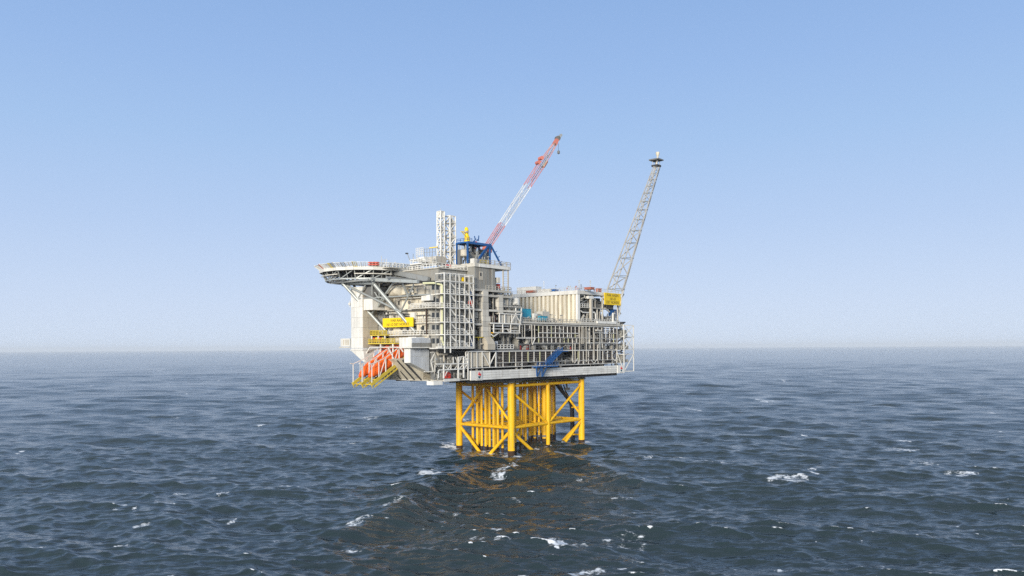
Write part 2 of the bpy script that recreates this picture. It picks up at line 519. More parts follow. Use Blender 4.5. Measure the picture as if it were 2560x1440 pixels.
# ------------------------------------------------------------------ yellow jacket
LU, LV = 21.1, 35.1                      # leg spacing along the left and the right face
JT = 20.2                                # top of the legs
jk = thing('jacket', 'yellow tubular steel jacket standing in the sea and carrying the whole deck', 'platform jacket', (0, 0, 0))
zm, zt = 7.1, 19.3                       # middle and top horizontal frames
def zz(px, py, u=0.0): return onU(px, py, u)[1]
def leg(u, v, r):
    build(MB().tube((u, v, 0.5), (u, v, JT), r, 20), 'leg', YELLOW, jk, smooth=True)
    build(MB().tube((u, v, -6), (u, v, 0.5), r * 1.01, 20), 'leg_foot', GROWTH, jk, 'brown weed covered foot of a leg at the waterline', smooth=True)
for u, v, r in ((0, 0, 1.05), (LU, 0, 1.0), (0, LV, 1.0), (LU, LV, 1.0)):
    leg(u, v, r)
# weld seams and draught marks on the legs
for u, v, r in ((0, 0, 1.05), (0, LV, 1.0), (LU, 0, 1.0)):
    for z in (3.4, 7.4, 12.6, 16.8): build(MB().tube((u, v, z), (u, v, z + .12), r + .03, 20), 'weld_ring', YELLOW, jk)
m = MB()
for k in range(14):
    m.box(-1.09, -1.03, -.25, .25, 1.4 + k * .42, 1.52 + k * .42)
build(m, 'draught_mark', MID, jk, stuff=True)
def brace(p, q, r=0.38):
    build(MB().tube(p, q, r, 14), 'brace', YELLOW, jk, smooth=True)
# left face: K braces
for v in (0.0, LV):
    brace((LU, v, zm), (0, v, zm), .45); brace((LU, v, zt), (0, v, zt), .45)
    brace((LU, v, zm + .6), (LU * .5, v, zt), .36); brace((LU * .5, v, zt), (0, v, zm + 1.2), .36)
    brace((LU, v, zm - .4), (LU * .42, v, -4.2), .48); brace((0, v, zm - .6), (LU * .58, v, -4.6), .48)
# right face with its middle column
vm = 17.4
for u in (0.0, LU):
    brace((u, 0, zm), (u, LV, zm), .45); brace((u, 0, zt), (u, LV, zt), .45)
    brace((u, 0, zt - 1.6), (u, vm, zm), .38); brace((u, LV, zt - .8), (u, vm, zm), .38)
    brace((u, 0, zm - 1), (u, vm * .95, -5.0), .48); brace((u, LV, zm - .3), (u, vm * 1.03, -5.2), .48)
    build(MB().tube((u, vm, .6), (u, vm, zt), .62, 16), 'middle_column', YELLOW, jk, smooth=True)
    build(MB().tube((u, vm, -6), (u, vm, .6), .63, 16), 'column_foot', GROWTH, jk, smooth=True)
# inner frame at mid height that guides the conductors
m = MB()
for v in (2.5, 5.6, 8.8): m.tube((0, v, zm), (LU, v, zm), .32, 10)
for u in (3, 7.5, 12, 17): m.tube((u, 0, zm), (u, LV, zm), .32, 10)
build(m, 'guide_frame', YELLOW, jk)
def conductor(u, v, r=0.40, zb=0.6):
    build(MB().tube((u, v, zb), (u, v, 21.4), r, 12), 'conductor', YELLOW, jk, smooth=True)
    build(MB().tube((u, v, -6), (u, v, zb), r * 1.02, 12), 'conductor_foot', GROWTH, jk, smooth=True)
for px in (1182, 1193, 1204, 1214, 1224, 1234, 1244.5, 1256):
    u = onV(px, 1040, 2.5)[0]
    conductor(u, 2.5)
for px, v, r in ((1238, 5.6, .34), (1218, 5.6, .34), (1199, 5.6, .34)):
    conductor(onV(px, 1040, v)[0], v, r)
for px, u, r in ((1288, 3, .4), (1300, 5, .3), (1310, 9, .3), (1314, 5, .36), (1323.5, 7, .34), (1328.5, 11, .42), (1337, 7, .44), (1347.5, 6, .32),
                 (1361, 4.5, .75), (1376, 9, .5), (1383, 9, .34), (1387, 13, .34), (1304, 14, .3), (1341, 14, .3), (1353, 14, .28)):
    conductor(u, onU(px, 1040, u)[0], r, 1.8 + R.random())
# clamps on the conductors
m = MB()
for px, u, r in ((1323.5, 7, .34), (1337, 7, .44), (1361, 4.5, .75), (1347.5, 6, .32)):
    v = onU(px, 1040, u)[0]; m.tube((u, v, 2.3), (u, v, 2.9), r + .12, 10)
for px in (1193, 1214, 1234):
    u = onV(px, 1040, 2.5)[0]; m.tube((u, 2.5, zm - .25), (u, 2.5, zm + .25), .56, 10)
build(m, 'clamp', MID, jk, stuff=True)
# cellar walkway under the deck with its mesh fence
m = MB().box(-.9, LU + 1, -1.2, LV + 1.2, 20.1, 20.3)
build(m, 'walkway_grating', GRATE, jk)
m = MB()
def fence(a, b, m, z0=20.3, z1=21.7):
    a = Vector(a); b = Vector(b); n = round((b - a).length / .85)
    for i in range(n + 1):
        c = a.lerp(b, i / n); m.bar((c.x, c.y, z0), (c.x, c.y, z1), .09)
    for z in (z0 + .05, (z0 + z1) / 2, z1): m.bar((a.x, a.y, z), (b.x, b.y, z), .09)
fence((LU, -1.3), (-1.0, -1.3), m); fence((-1.0, -1.3), (-1.0, LV), m)
build(m, 'walkway_railing', LEMON, jk, stuff=True)
m = MB()
for k in range(9): m.box(LU - 1 - k * 2.1, LU - 2.2 - k * 2.1, -1.55, -1.3, 19.9, 20.25)
build(m, 'walkway_edge_stop', YELLOW, jk, stuff=True)
# deck shoes on top of the legs
for u, v in ((0, 0), (LU, 0), (0, LV), (LU, LV)):
    build(MB().lathe([(0, 1.0), (.5, 1.35), (.9, 1.35), (1.7, 1.1)], (u, v, JT), (0, 0, 1), 14), 'deck_shoe', PALE if (u, v) == (0, 0) else MID, jk, smooth=True)
m = bx(-1.6, 1.4, -2.4, -1.1, 20.3, 21.5).box(-1.7, 1.5, 1.2, 2.8, 20.5, 21.4)
build(m, 'shoe_bracket', PALE, jk)

# black risers hanging from the deck inside the right end of the jacket
rs_ = thing('riser_bundle', 'black riser hoses hanging from the deck beside the right jacket leg', 'risers', (8, 31, 0))
def riser(pxs, u, r):
    pts = [pU(x, y, u) for x, y in pxs]
    build(MB().path(pts, r, 8), 'riser', BLACK, rs_, smooth=True)
riser([(1392, 962), (1402, 975), (1416, 992), (1426, 1006), (1429, 1020), (1429.5, 1060), (1430, 1140)], 5, .52)
riser([(1409, 962), (1414, 978), (1424, 995), (1432, 1006), (1434, 1020), (1435, 1060), (1437, 1140)], 5.6, .22)
riser([(1402, 962), (1410, 980), (1420, 996), (1427, 1008), (1431, 1020), (1432, 1060), (1433, 1140)], 5.2, .2)
for y in (1018, 1086):
    m = MB().tube(pU(1428, y, 5), pU(1449, y, 1.5), .28, 8)
    build(m, 'riser_clamp', YELLOW, rs_)
m = MB()
m.tube(pU(1416, 958, 4), pU(1418, 972, 4), .3, 8); m.box(4, 4.8, *sorted((vU(1417, 4), vU(1424, 4))), zU(1420, 976, 4), zU(1420, 969, 4))
build(m, 'hang_off', MID, rs_)

# ------------------------------------------------------------------ main deck (right-facing front, four levels)
ZB, ZF, Z1, Z2, Z3, Z4, ZR = 21.75, 24.3, 25.4, 29.4, 31.7, 37.3, 38.0
V0, V1 = vU(1165), vU(1548)
md = thing('process_deck', 'long main deck of louvred process areas, pipework and white framing above the white fascia', 'process module', (10, 20, 21.7))
def part(mb, name, mat, **k): return build(mb, name, mat, md, **k)
# decks and hull
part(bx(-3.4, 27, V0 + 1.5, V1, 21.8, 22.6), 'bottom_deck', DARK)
part(bx(-3.4, 27, V0, V1, 25.0, 25.35), 'deck', MID)
part(bx(-3.6, 27, V0 + 2, V1, 29.5, 29.85), 'deck', MID)
part(bx(-3.6, 27, vU(1300), V1, 31.3, 31.6), 'deck', MID)
part(bx(-4.4, 27, vU(1300), V1 + .4, 37.45, 38.0), 'roof_deck', PALE)
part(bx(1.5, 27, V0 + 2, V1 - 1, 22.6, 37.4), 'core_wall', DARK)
part(bx(-3.4, 1.5, vU(1300) , vU(1300) + .3, 29.85, 37.4), 'end_wall', GREY)
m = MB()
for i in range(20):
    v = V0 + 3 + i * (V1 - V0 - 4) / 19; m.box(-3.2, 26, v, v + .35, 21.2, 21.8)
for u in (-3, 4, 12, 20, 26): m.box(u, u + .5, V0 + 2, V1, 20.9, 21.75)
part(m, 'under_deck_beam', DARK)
# heavy diagonal and vertical columns between the louvre rows
def px_bar(x0, y0, x1, y1, u, w, name, mat):
    return part(MB().bar(pU(x0, y0, u), pU(x1, y1, u), w), name, mat)
for x0, y0, x1, y1, w in ((1352, 857, 1367, 878, .9), (1322, 846, 1306, 879, .9), (1398, 860, 1397, 878, .8), (1417, 858, 1424, 877, .8),
                          (1508, 858, 1512, 876, .8), (1529, 858, 1530, 876, .9), (1333, 858, 1333, 878, 1.1), (1381, 860, 1381, 878, .7)):
    px_bar(x0, y0, x1, y1, -2.6, w, 'column', PALE)
for x in (1185, 1240, 1290, 1340, 1395, 1450, 1500, 1540):
    px_bar(x, 913, x, 905, -2.6, .8, 'stub_column', GREY)
# louvre panels, each bay a white frame with dark blades
def louvre_bay(v0, v1, z0, z1, u=-3.6, frame=.16, blades=True, pitch=.52):
    m = MB()
    n = max(2, round((z1 - z0) / pitch))
    for k in range(n):
        z = z0 + (k + .5) * (z1 - z0) / n
        m.hull8([(u - .05, v0, z - .16), (u - .05, v1, z - .16), (u - .05, v1, z - .12), (u - .05, v0, z - .12)],
                [(u + .35, v0, z + .12), (u + .35, v1, z + .12), (u + .35, v1, z + .16), (u + .35, v0, z + .16)])
    lp = part(m, 'louvre_panel', LOUVRE)
    f = MB()
    f.box(u - .2, u - .02, v0 - frame / 2, v0 + frame / 2, z0, z1)
    build(f, 'louvre_frame', WHITE if R.random() < .8 else PALEYEL, lp)
def frame_bar(x0, x1, z, u=-3.85, w=.2, mat=None):
    part(bx(u - .12, u + .08, vU(x0, u), vU(x1, u), z - w / 2, z + w / 2), 'frame_rail', mat or WHITE)
def bays(x0, x1, z0, z1, n, skip=(), u=-3.6, pitch=.52):
    va, vb = vU(x0, u), vU(x1, u)
    for i in range(n):
        if i in skip: continue
        a = va + (vb - va) * i / n; b = va + (vb - va) * (i + 1) / n
        louvre_bay(a, b, z0, z1, u, pitch=pitch)
    part(bx(u - .2, u - .02, vb - .08, vb + .08, z0, z1), 'frame_post', WHITE)
# row 1 (between fascia and second deck)
bays(1240, 1541, Z1 + .9, Z2, 22, skip=(11, 12))
bays(1240, 1541, Z1 - .3, Z1 + .8, 22, skip=(2, 5, 6, 9, 10, 11, 12, 13, 17, 20), pitch=.6)
frame_bar(1165, 1545, Z2 + .05); frame_bar(1238, 1545, Z1 + .86, w=.12); frame_bar(1165, 1545, Z1 - .35, w=.16)
# upper rows
bays(1346, 1447, 34.9, 36.9, 10); bays(1346, 1447, 33.5, 34.75, 10); bays(1346, 1440, 31.9, 33.35, 9)
bays(1312, 1336, 35.4, 36.9, 2)
bays(1484, 1543, 35.2, 36.9, 6); bays(1484, 1543, 32.0, 35.0, 6, skip=(0, 1))
bays(1475, 1505, 30.1, 31.6, 3)
frame_bar(1306, 1545, 37.1, w=.22); frame_bar(1346, 1447, 34.82); frame_bar(1290, 1545, 33.4, w=.14); frame_bar(1330, 1447, 31.75, w=.16)
frame_bar(1484, 1545, 35.1, w=.14); frame_bar(1465, 1545, 31.85, w=.2)
for x, ya, yb in ((1306, 810, 844), (1312, 810, 846), (1330, 810, 858), (1337, 812, 846), (1449, 811, 905), (1454, 812, 860), (1458, 811, 860), (1466, 811, 905),
                  (1475, 815, 860), (1484, 820, 880), (1494, 862, 902), (1543, 812, 905), (1432, 850, 906), (1438, 858, 906)):
    part(bx(-4.05, -3.85, vU(x) - .08, vU(x) + .08, zU(x, yb), zU(x, ya)), 'frame_post', PALE)
part(MB().bar(pU(1338, 846), pU(1331, 862), .2), 'frame_strut', WHITE)
frame_bar(1290, 1338, zU(1310, 845.5), w=.2)
# brown clad panels at the left end of row 1
for i in range(3):
    a, b = vU(1168 + i * 13), vU(1179 + i * 13.5)
    part(bx(-3.6, -3.3, a + .1, b - .1, 25.4, 29.2), 'cladding_panel', BEIGE)
for x in (1165, 1171, 1179, 1193, 1206, 1225, 1240):
    part(bx(-3.95, -3.72, vU(x) - .11, vU(x) + .11, 25.1, 29.4), 'frame_post', WHITE)
for a, b in (((1207, 883), (1223, 912)), ((1224, 912), (1239, 883)), ((1171, 883), (1163, 893)), ((1163, 893), (1171, 914))):
    part(MB().bar(pU(*a, -3.85), pU(*b, -3.85), .24), 'frame_brace', WHITE)
for a, b in (((1430, 897), (1437, 908)), ((1444, 896), (1437, 908)), ((1478, 900), (1485, 908)), ((1493, 898), (1486, 908)), ((1532, 894), (1538, 903)), ((1543, 893), (1538, 903))):
    part(MB().bar(pU(*a, -3.9), pU(*b, -3.9), .16), 'frame_brace', WHITE)
# pipes and equipment seen between the frames
m = MB(); m2 = MB(); m3 = MB(); m4 = MB()
for k in range(120):
    v = R.uniform(V0 + 3, V1 - 1); z = R.choice((22.8, 25.5, 29.95, 31.7)); h = R.uniform(1, 4.5) if z != 22.8 else R.uniform(.6, 2)
    if z == 31.7 and v < vU(1306): continue
    h = min(h, {22.8: 2.1, 25.5: 3.8, 29.95: 1.3, 31.7: 5.5}[z])
    (m if k % 3 else m3).tube((R.uniform(-2.6, .8), v, z), (R.uniform(-2.6, .8), v + R.choice((0, 0, R.uniform(-1, 1))), z + h), R.uniform(.08, .3), 6)
for k in range(70):
    v = R.uniform(V0 + 3, V1 - 6); z = R.uniform(22.8, 37); u = R.uniform(-2.4, 1)
    if z > 29.9 and v < vU(1306): continue
    m2.tube((u, v, z), (u, v + R.uniform(2, 9), z), R.uniform(.07, .22), 6)
for k in range(85):
    v = R.uniform(V0 + 3, V1 - 3); z = R.choice((22.8, 25.4, 25.4, 29.9, 31.7)); u = R.uniform(-2.2, 0)
    if z > 29.9 and v < vU(1306): continue
    (m4 if k % 2 else m).box(u, u + R.uniform(.5, 1.2), v, v + R.uniform(.5, 2.2), z, z + min({22.8: 1.9, 25.4: 2.6, 29.9: 1.2, 31.7: 2.6}[z], R.uniform(.5, 2.6)))
part(m, 'small_piping', MID, stuff=True); part(m2, 'small_piping', MID, stuff=True); part(m3, 'small_piping', GREY, stuff=True); part(m4, 'small_equipment', MID, stuff=True)
m = MB()
for x in (1186, 1200, 1215, 1300, 1313, 1340, 1372, 1410): m.tube((-2.6, vU(x), 22.6), (-2.6, vU(x), 25), .35, 8)
part(m, 'pipe_stub', PALE)
# pipe bundle rising in the gap px 1450-1484
for x, u, r, mt, ya, yb in ((1462, -3, .22, GREY, 812, 872), (1470, -2.8, .3, STEEL, 818, 860), (1473, -3.2, .2, PALE, 822, 905), (1486, -3.9, .18, GREY, 832, 902),
                            (1500, -4.1, .18, STEEL, 828, 900), (1453, -3, .3, GREY, 830, 905)):
    part(MB().tube(pU(x, ya, u), pU(x, yb, u), r, 8), 'riser_pipe', mt)
part(bx(-4.4, -3.9, vU(1489), vU(1501), zU(1495, 828), zU(1495, 824)), 'cable_tray', PALE)
# handrails along the roof deck and second deck
part(MB().rail([(-4.2, vU(1302), 38.0), (-4.2, V1, 38.0), (10, V1, 38.0)], h=1.1, step=1.8, r=.045), 'handrail', PALE, stuff=True)
part(MB().rail([(-3.7, vU(1260), 29.85), (-3.7, V1, 29.85)], h=1.1, step=1.8, r=.045), 'handrail', MID, stuff=True)
# end of the deck: service platforms towards the right
for z, w in ((25.0, 4), (29.4, 4.5), (33.4, 4), (37.3, 3.4)):
    part(bx(-3.2, 14, V1, V1 + w, z, z + .25), 'end_platform', PALE)
    part(MB().rail([(-3.1, V1, z + .25), (-3.1, V1 + w - .1, z + .25), (13.9, V1 + w - .1, z + .25)], step=1.5, r=.06), 'handrail', PALE, stuff=True)
m = MB()
for k in range(26):
    z = R.uniform(25.3, 36); v = V1 + R.uniform(.2, 2.5); m.tube((R.uniform(-2.6, 4), v, z), (R.uniform(-2.6, 4), v + R.uniform(-1.5, 1.5), z + R.uniform(.5, 2.6)), R.uniform(.1, .28), 6)
for k in range(10):
    z = R.choice((25.3, 29.7, 33.7)); v = V1 + R.uniform(.2, 2); m.box(0, 1.2, v, v + .9, z, z + R.uniform(.8, 2.2))
part(m, 'small_piping', STEEL, stuff=True)

# white fascia beam with plank lines and two print panels
fb = thing('fascia_beam', 'long white fascia beam along the bottom edge of the deck with a print panel at each end', 'fascia', (-4, 15, ZB))
va, vb = vU(1204), vU(1541)
n = 17
for i in range(n):
    a = va + (vb - va) * i / n; b = va + (vb - va) * (i + 1) / n
    for k in range(4):
        z0 = ZB + k * (ZF - ZB) / 4; z1 = z0 + (ZF - ZB) / 4
        build(bx(-4.2 + (.02 if (i + k) % 3 else 0), -3.55, a + .02, b - .02, z0 + .03, z1 - .03), 'plank', WHITE, fb)
build(bx(-4.1, -3.5, va, vb, ZB + .02, ZF - .02), 'backing', GREY, fb)
build(bx(-4.25, -3.5, vU(1175), vU(1187), ZB, ZF), 'end_plate', WHITE, fb)
for x0, x1, tx in ((1187, 1203, 0), (1542, 1559, 1)):
    a, b = vU(x0), vU(x1)
    pn = build(bx(-4.35, -3.5, a, b, ZB - .1, ZF), 'logo_panel', WHITE, fb, 'square white panel printed with a red swirl over a dark teal cup')
    c = (a + b) / 2; h = ZF - ZB
    k = min((b - a) / 1.8, 1.15)
    m = MB()
    def disc(v, z, r, m, n=10): m.lathe([(0, r), (.05, r)], (-4.42, v, z), (1, 0, 0), n)
    disc(c - .12 * k, ZB + .66 * h, .20 * k, m); disc(c + .28 * k, ZB + .58 * h, .30 * k, m); disc(c - .05 * k, ZB + .78 * h, .10 * k, m); disc(c - .28 * k, ZB + .60 * h, .12 * k, m)
    m.bar((-4.4, c - .02 * k, ZB + .86 * h), (-4.4, c - .3 * k, ZB + .56 * h), .12); m.bar((-4.4, c - .2 * k, ZB + .56 * h), (-4.4, c + .45 * k, ZB + .5 * h), .12)
    build(m, 'emblem_swirl', REDPRINT, pn)
    m = MB()
    m.add([(-4.41, c + .42 * k * math.cos(t), ZB + .42 * h + .55 * k * math.sin(t)) for t in [math.pi + i * math.pi / 10 for i in range(11)]], [tuple(range(11))])
    build(m, 'emblem_cup', TEAL, pn)
    build(bx(-4.42, -4.36, c - .7 * k, c + .7 * k, ZB + .03, ZB + .11), 'caption_bar', INK, pn)

# blue access stair down to the fascia
st = thing('blue_stair', 'blue steel stair slanting down to a blue landing on the white fascia', 'stair', (-5.2, vU(1360), ZF))
zl = zU(1360, 915, -5)
build(bx(-6.4, -4.3, vU(1334, -5), vU(1386, -5), zl - .3, zl), 'landing', BLUE, st)
a = pU(1368, 911, -5.2); b = pU(1402, 877, -5.2)
for du in (-.7, .7):
    build(MB().bar((a[0] + du, a[1], a[2]), (b[0] + du, b[1], b[2]), .3), 'stringer', BLUE, st)
    build(MB().rail([(a[0] + du, a[1], a[2]), (b[0] + du, b[1], b[2])], h=1.1, step=1.1, r=.06), 'stair_rail', BLUE, st)
for i in range(12):
    t = (i + .5) / 12
    c = Vector(a).lerp(Vector(b), t); build(bx(c.x - .65, c.x + .65, c.y - .18, c.y + .18, c.z - .04, c.z + .04), 'tread', BLUE, st)
build(bx(-6.2, -4.3, vU(1400, -5), vU(1412, -5), zU(1405, 877, -5) - .25, zU(1405, 877, -5)), 'top_landing', BLUE, st)
for u in (-5.9, -4.6):
    for p, q in (((1341, 917), (1342, 941)), ((1355, 917), (1355, 942)), ((1354, 918), (1343, 941)), ((1368, 917), (1356, 941))):
        build(MB().bar(pU(*p, u), pU(*q, u), .22), 'support_strut', BLUE, st)
build(MB().rail([(-6.3, vU(1334, -5), zl), (-6.3, vU(1386, -5), zl)], step=1.4, r=.05), 'landing_rail', BLUE, st)

# small things on the second deck
def cabinet(name, label, cat, x0, x1, y0, y1, u, depth, mat, group=None, det=True):
    v0_, v1_ = vU(x0, u), vU(x1, u); z0_, z1_ = zU((x0 + x1) / 2, y1, u), zU((x0 + x1) / 2, y0, u)
    t = thing(name, label, cat, (u + depth / 2, (v0_ + v1_) / 2, z0_), group)
    build(bx(u, u + depth, v0_, v1_, z0_ + .1, z1_), 'body', mat, t)
    if det:
        w = (v1_ - v0_); h = z1_ - z0_
        build(bx(u - .06, u - .003, v0_ + .1 * w, v0_ + .48 * w, z0_ + .14 * h, z0_ + .9 * h), 'door', mat, t)
        build(bx(u - .06, u - .003, v0_ + .53 * w, v0_ + .91 * w, z0_ + .14 * h, z0_ + .9 * h), 'door', mat, t)
        build(bx(u - .1, u + depth + .1, v0_ - .08, v1_ + .08, z1_, z1_ + .12), 'lid', mat, t)
        build(bx(u + .1, u + depth - .1, v0_ + .1, v1_ - .1, z0_, z0_ + .1), 'plinth', DARK, t)
    return t
cabinet('red_cabinet', 'red fire cabinet on the second deck left of the grey slanting column', 'cabinet', 1294.5, 1303, 862, 876, -3.0, 1.2, RED)
cabinet('red_cabinet', 'smaller red fire cabinet on the second deck right of the grey slanting column', 'cabinet', 1315, 1321.5, 864, 876, -3.0, 1.1, RED)
cabinet('red_cabinet', 'tiny red cabinet on the second deck under the louvres above the blue stair', 'cabinet', 1424, 1429, 868, 876, -3.0, .8, RED)
cabinet('red_cabinet', 'wide red locker in the dark recess beside the tall beige duct', 'locker', 1226, 1239, 791, 806, -2.6, 1.4, RED)
cabinet('red_cabinet', 'red cabinet on the balcony of the tall module beside its grey wall', 'cabinet', 1244, 1251, 711, 723.5, -2.8, 1.2, RED)
cabinet('turquoise_container', 'turquoise container with dark strap on the roof deck below the ribbed wall', 'container', 1307, 1328, 773, 796, -1.0, 3.0, TURQ)
cabinet('turquoise_container', 'small bright turquoise box on the roof deck next to the grey machine', 'container', 1351, 1369, 791, 803, -2.8, 2.2, TURQ)

# ------------------------------------------------------------------ ribbed module on the roof deck
rm = thing('ribbed_module', 'cream ribbed module on the roof deck with an open pipe-filled right side', 'module', (10, 35, ZR))
vc, ve = 28.7, 51.4
zb_, zt_ = 38.75, 47.2
u0, u1 = -4.0, 27.5
build(bx(u0 + .7, u1, vc + .25, vc + .6, zb_, zt_), 'wall_backing', CREAM, rm)
n = 18
pitch = (u1 - u0 - .7) / n
def rib(i):
    a = u0 + .7 + i * pitch
    d = 1.4
    pts = [(a, vc + .25), (a + .20 * pitch, vc + .25), (a + .24 * pitch, vc - d + .25), (a + .74 * pitch, vc - d + .25), (a + .78 * pitch, vc + .25), (a + pitch, vc + .25)]
    vs = [(u, v, zb_) for u, v in pts] + [(u, v, zt_) for u, v in pts]
    k = len(pts)
    return MB().add(vs, [(j, j + 1, k + j + 1, k + j) for j in range(k - 1)] + [(1, 2, 3, 4), (k + 1, k + 4, k + 3, k + 2)])
r0 = build(rib(0), 'ribbed_panel', CREAM, rm)
for i in range(1, n): same(r0, (i * pitch, 0, 0))
build(bx(u0 - .3, u1, vc - 1.4, vc + .4, zt_, 48.4), 'roof_edge', WHITE, rm)
build(bx(u0 - .3, u0 + .5, vc + .4, ve + .6, zt_ + .1, 48.4), 'roof_edge', WHITE, rm)
build(bx(u0 + .5, u1, vc + .4, ve + .5, 47.9, 48.2), 'roof', PALE, rm)
build(bx(u0 - .1, u0 + .6, vc - 1.1, vc + .2, zb_ - .7, zt_), 'corner_post', WHITE, rm)
build(bx(u0 - .3, u1, vc - 1.1, vc + .25, zb_ - .75, zb_ - .1), 'base_beam', CREAM, rm)
build(bx(u0 - .4, u1, vc + .3, ve, zb_ - .72, zb_ - .3), 'floor', PALE, rm)
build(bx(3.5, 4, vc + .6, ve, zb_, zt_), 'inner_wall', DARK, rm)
build(bx(u0, 4, vc + .6, ve - 8, 43.0, 43.2), 'mezzanine', PALE, rm)
for v in (vc + 7.2, vc + 13.2, ve - .4):
    build(bx(u0 + .1, u0 + .5, v, v + .4, zb_, zt_), 'post', PALE, rm)
build(MB().tube((u0 + .2, vU(1478), zb_), (u0 + .2, vU(1478), 46.0), .5, 14), 'stack_pipe', BEIGE, rm, smooth=True)
build(bx(u0 - .2, u0 + 1.2, vU(1471), vU(1484), 46.0, 46.9), 'filter_box', WHITE, rm)
build(MB().path([pU(1452, 777, -3.6), pU(1457, 781, -3.6), pU(1474, 781.5, -3.6)], .22, 8), 'white_pipe', WHITE, rm)
build(MB().path([pU(1480, 781, -3.7), pU(1486, 781, -3.7), pU(1489, 785, -3.7), pU(1490, 803, -3.7)], .26, 8), 'white_pipe', WHITE, rm)
build(MB().path([pU(1453, 737, -3.6), pU(1461, 737, -3.6), pU(1462, 744, -3.6), pU(1453, 746, -3.6)], .16, 8), 'white_pipe', PALE, rm)
for a, b, w in (((1460, 788), (1452, 803), .5), ((1468, 780), (1468, 802), .3), ((1474, 775), (1474, 802), .22), ((1493, 772), (1494, 802), .3), ((1499, 780), (1499, 803), .2),
                ((1507, 771), (1498, 783), .25), ((1504, 785), (1506, 802), .25), ((1499, 737), (1511, 750), .3), ((1512, 770), (1524, 780), .35), ((1488, 745), (1488, 770), .2)):
    build(MB().bar(pU(*a, -3.4), pU(*b, -3.4), w), 'pipe_support', PALE, rm)
m = MB(); m2 = MB()
for k in range(75):
    v = R.uniform(vc + 1, ve - .5); z = R.choice((zb_, 43.2)); u = R.uniform(-3, 3)
    (m if k % 2 else m2).tube((u, v, z), (u + R.uniform(-.5, .5), v + R.choice((0, R.uniform(-2, 2))), z + R.uniform(1, 4)), R.uniform(.08, .3), 6)
for k in range(30):
    v = R.uniform(vc + 1, ve - 5); z = R.uniform(zb_, 46.5); u = R.uniform(-3, 3); m.tube((u, v, z), (u, v + R.uniform(1, 5), z), R.uniform(.08, .2), 6)
for k in range(22):
    v = R.uniform(vc + 1, ve - 2); z = R.choice((zb_, 43.2)); m2.box(R.uniform(-3, 0), R.uniform(.5, 2.5), v, v + R.uniform(.5, 1.8), z, z + R.uniform(.6, 2.4))
build(m, 'small_piping', STEEL, rm, stuff=True); build(m2, 'small_piping', MID, rm, stuff=True)
build(MB().rail([(u0 - .2, vc + .6, zb_ - .3), (u0 - .2, ve, zb_ - .3)], step=1.5, r=.06).rail([(u0 + .3, vc + 1, 43.2), (u0 + .3, vc + 7, 43.2)], step=1.2, r=.06), 'handrail', WHITE, rm, stuff=True)
build(MB().rail([(u1, vc, 48.4), (u0, vc, 48.4), (u0, ve, 48.4)], step=2.0, r=.045), 'roof_rail', PALE, rm, stuff=True)
build(bx(u0 - .7, u0 + .5, vU(1490), vU(1537), zb_ - .6, zb_ + .1), 'drip_tray', WHITE, rm)
m = bx(u0 - .6, u0 - .1, vU(1530), vU(1535.5), zb_ + .1, zb_ + 3.1)
build(m, 'door_frame', WHITE, rm); build(bx(u0 - .7, u0 - .6, vU(1531.3), vU(1534.3), zb_ + .5, zb_ + 2.8), 'door', MID, rm)
# brackets at the right end
for p, q, w in (((1556, 736), (1548, 736), .3), ((1560, 735), (1552, 747), .35), ((1540, 775), (1551, 783), .3), ((1542, 785), (1550, 785), .3), ((1545, 772), (1552, 785), .35), ((1530, 797), (1546, 803), .3)):
    build(MB().bar(pU(*p, -2), pU(*q, -2), w), 'bracket', PALE, rm)
build(bx(-2, 3, ve, vU(1546, -2), 40.6, 40.9), 'end_platform', PALE, rm)
build(bx(-2.5, -1, vU(1528, -2), vU(1540, -2), 41, 43.2), 'valve_skid', BLUE, rm)

# roof equipment of the ribbed module
def on_roof(name, label, cat, x0, x1, y0, y1, v, mat, zb=48.4, depth=2.0, group=None):
    """box-shaped unit standing on the roof along its left edge, with cap and feet"""
    ua, z1 = onV(x1, y0, v); ub, _ = onV(x0, y0, v)
    ua, ub = min(ua, ub), max(ua, ub)
    t = thing(name, label, cat, ((ua + ub) / 2, v + depth / 2, zb), group)
    build(bx(ua, ub, v, v + depth, zb + .3, z1), 'body', mat, t)
    build(bx(ua - .1, ub + .1, v - .1, v + depth + .1, z1, z1 + .15), 'lid', mat, t)
    for uu in (ua, ub - .2):
        for vv in (v, v + depth - .2): build(bx(uu, uu + .2, vv, vv + .2, zb, zb + .3), 'foot', DARK, t)
    return t
on_roof('orange_unit', 'orange rounded equipment unit on the near corner of the ribbed module roof', 'equipment', 1461, 1477, 718.5, 724, 30.5, RUST)
on_roof('orange_unit', 'small rust red box on the roof edge right of the orange unit', 'equipment', 1490, 1496, 721.5, 727, 42, RUST)
on_roof('orange_unit', 'red and cream frame box on the roof over the middle of the ribbed wall', 'equipment', 1315, 1332, 727, 733, 28.4, RUST)
on_roof('blue_unit', 'small blue box on the roof edge of the ribbed module', 'equipment', 1379, 1387, 724, 730, 28.4, BLUE)
on_roof('white_unit', 'low white rooftop unit with railing left of the blue box', 'equipment', 1345, 1376, 723, 731, 30, WHITE)
on_roof('white_unit', 'long white rooftop walkway box at the far end of the ribbed module', 'equipment', 1292, 1340, 717, 722, 34, WHITE, depth=3)
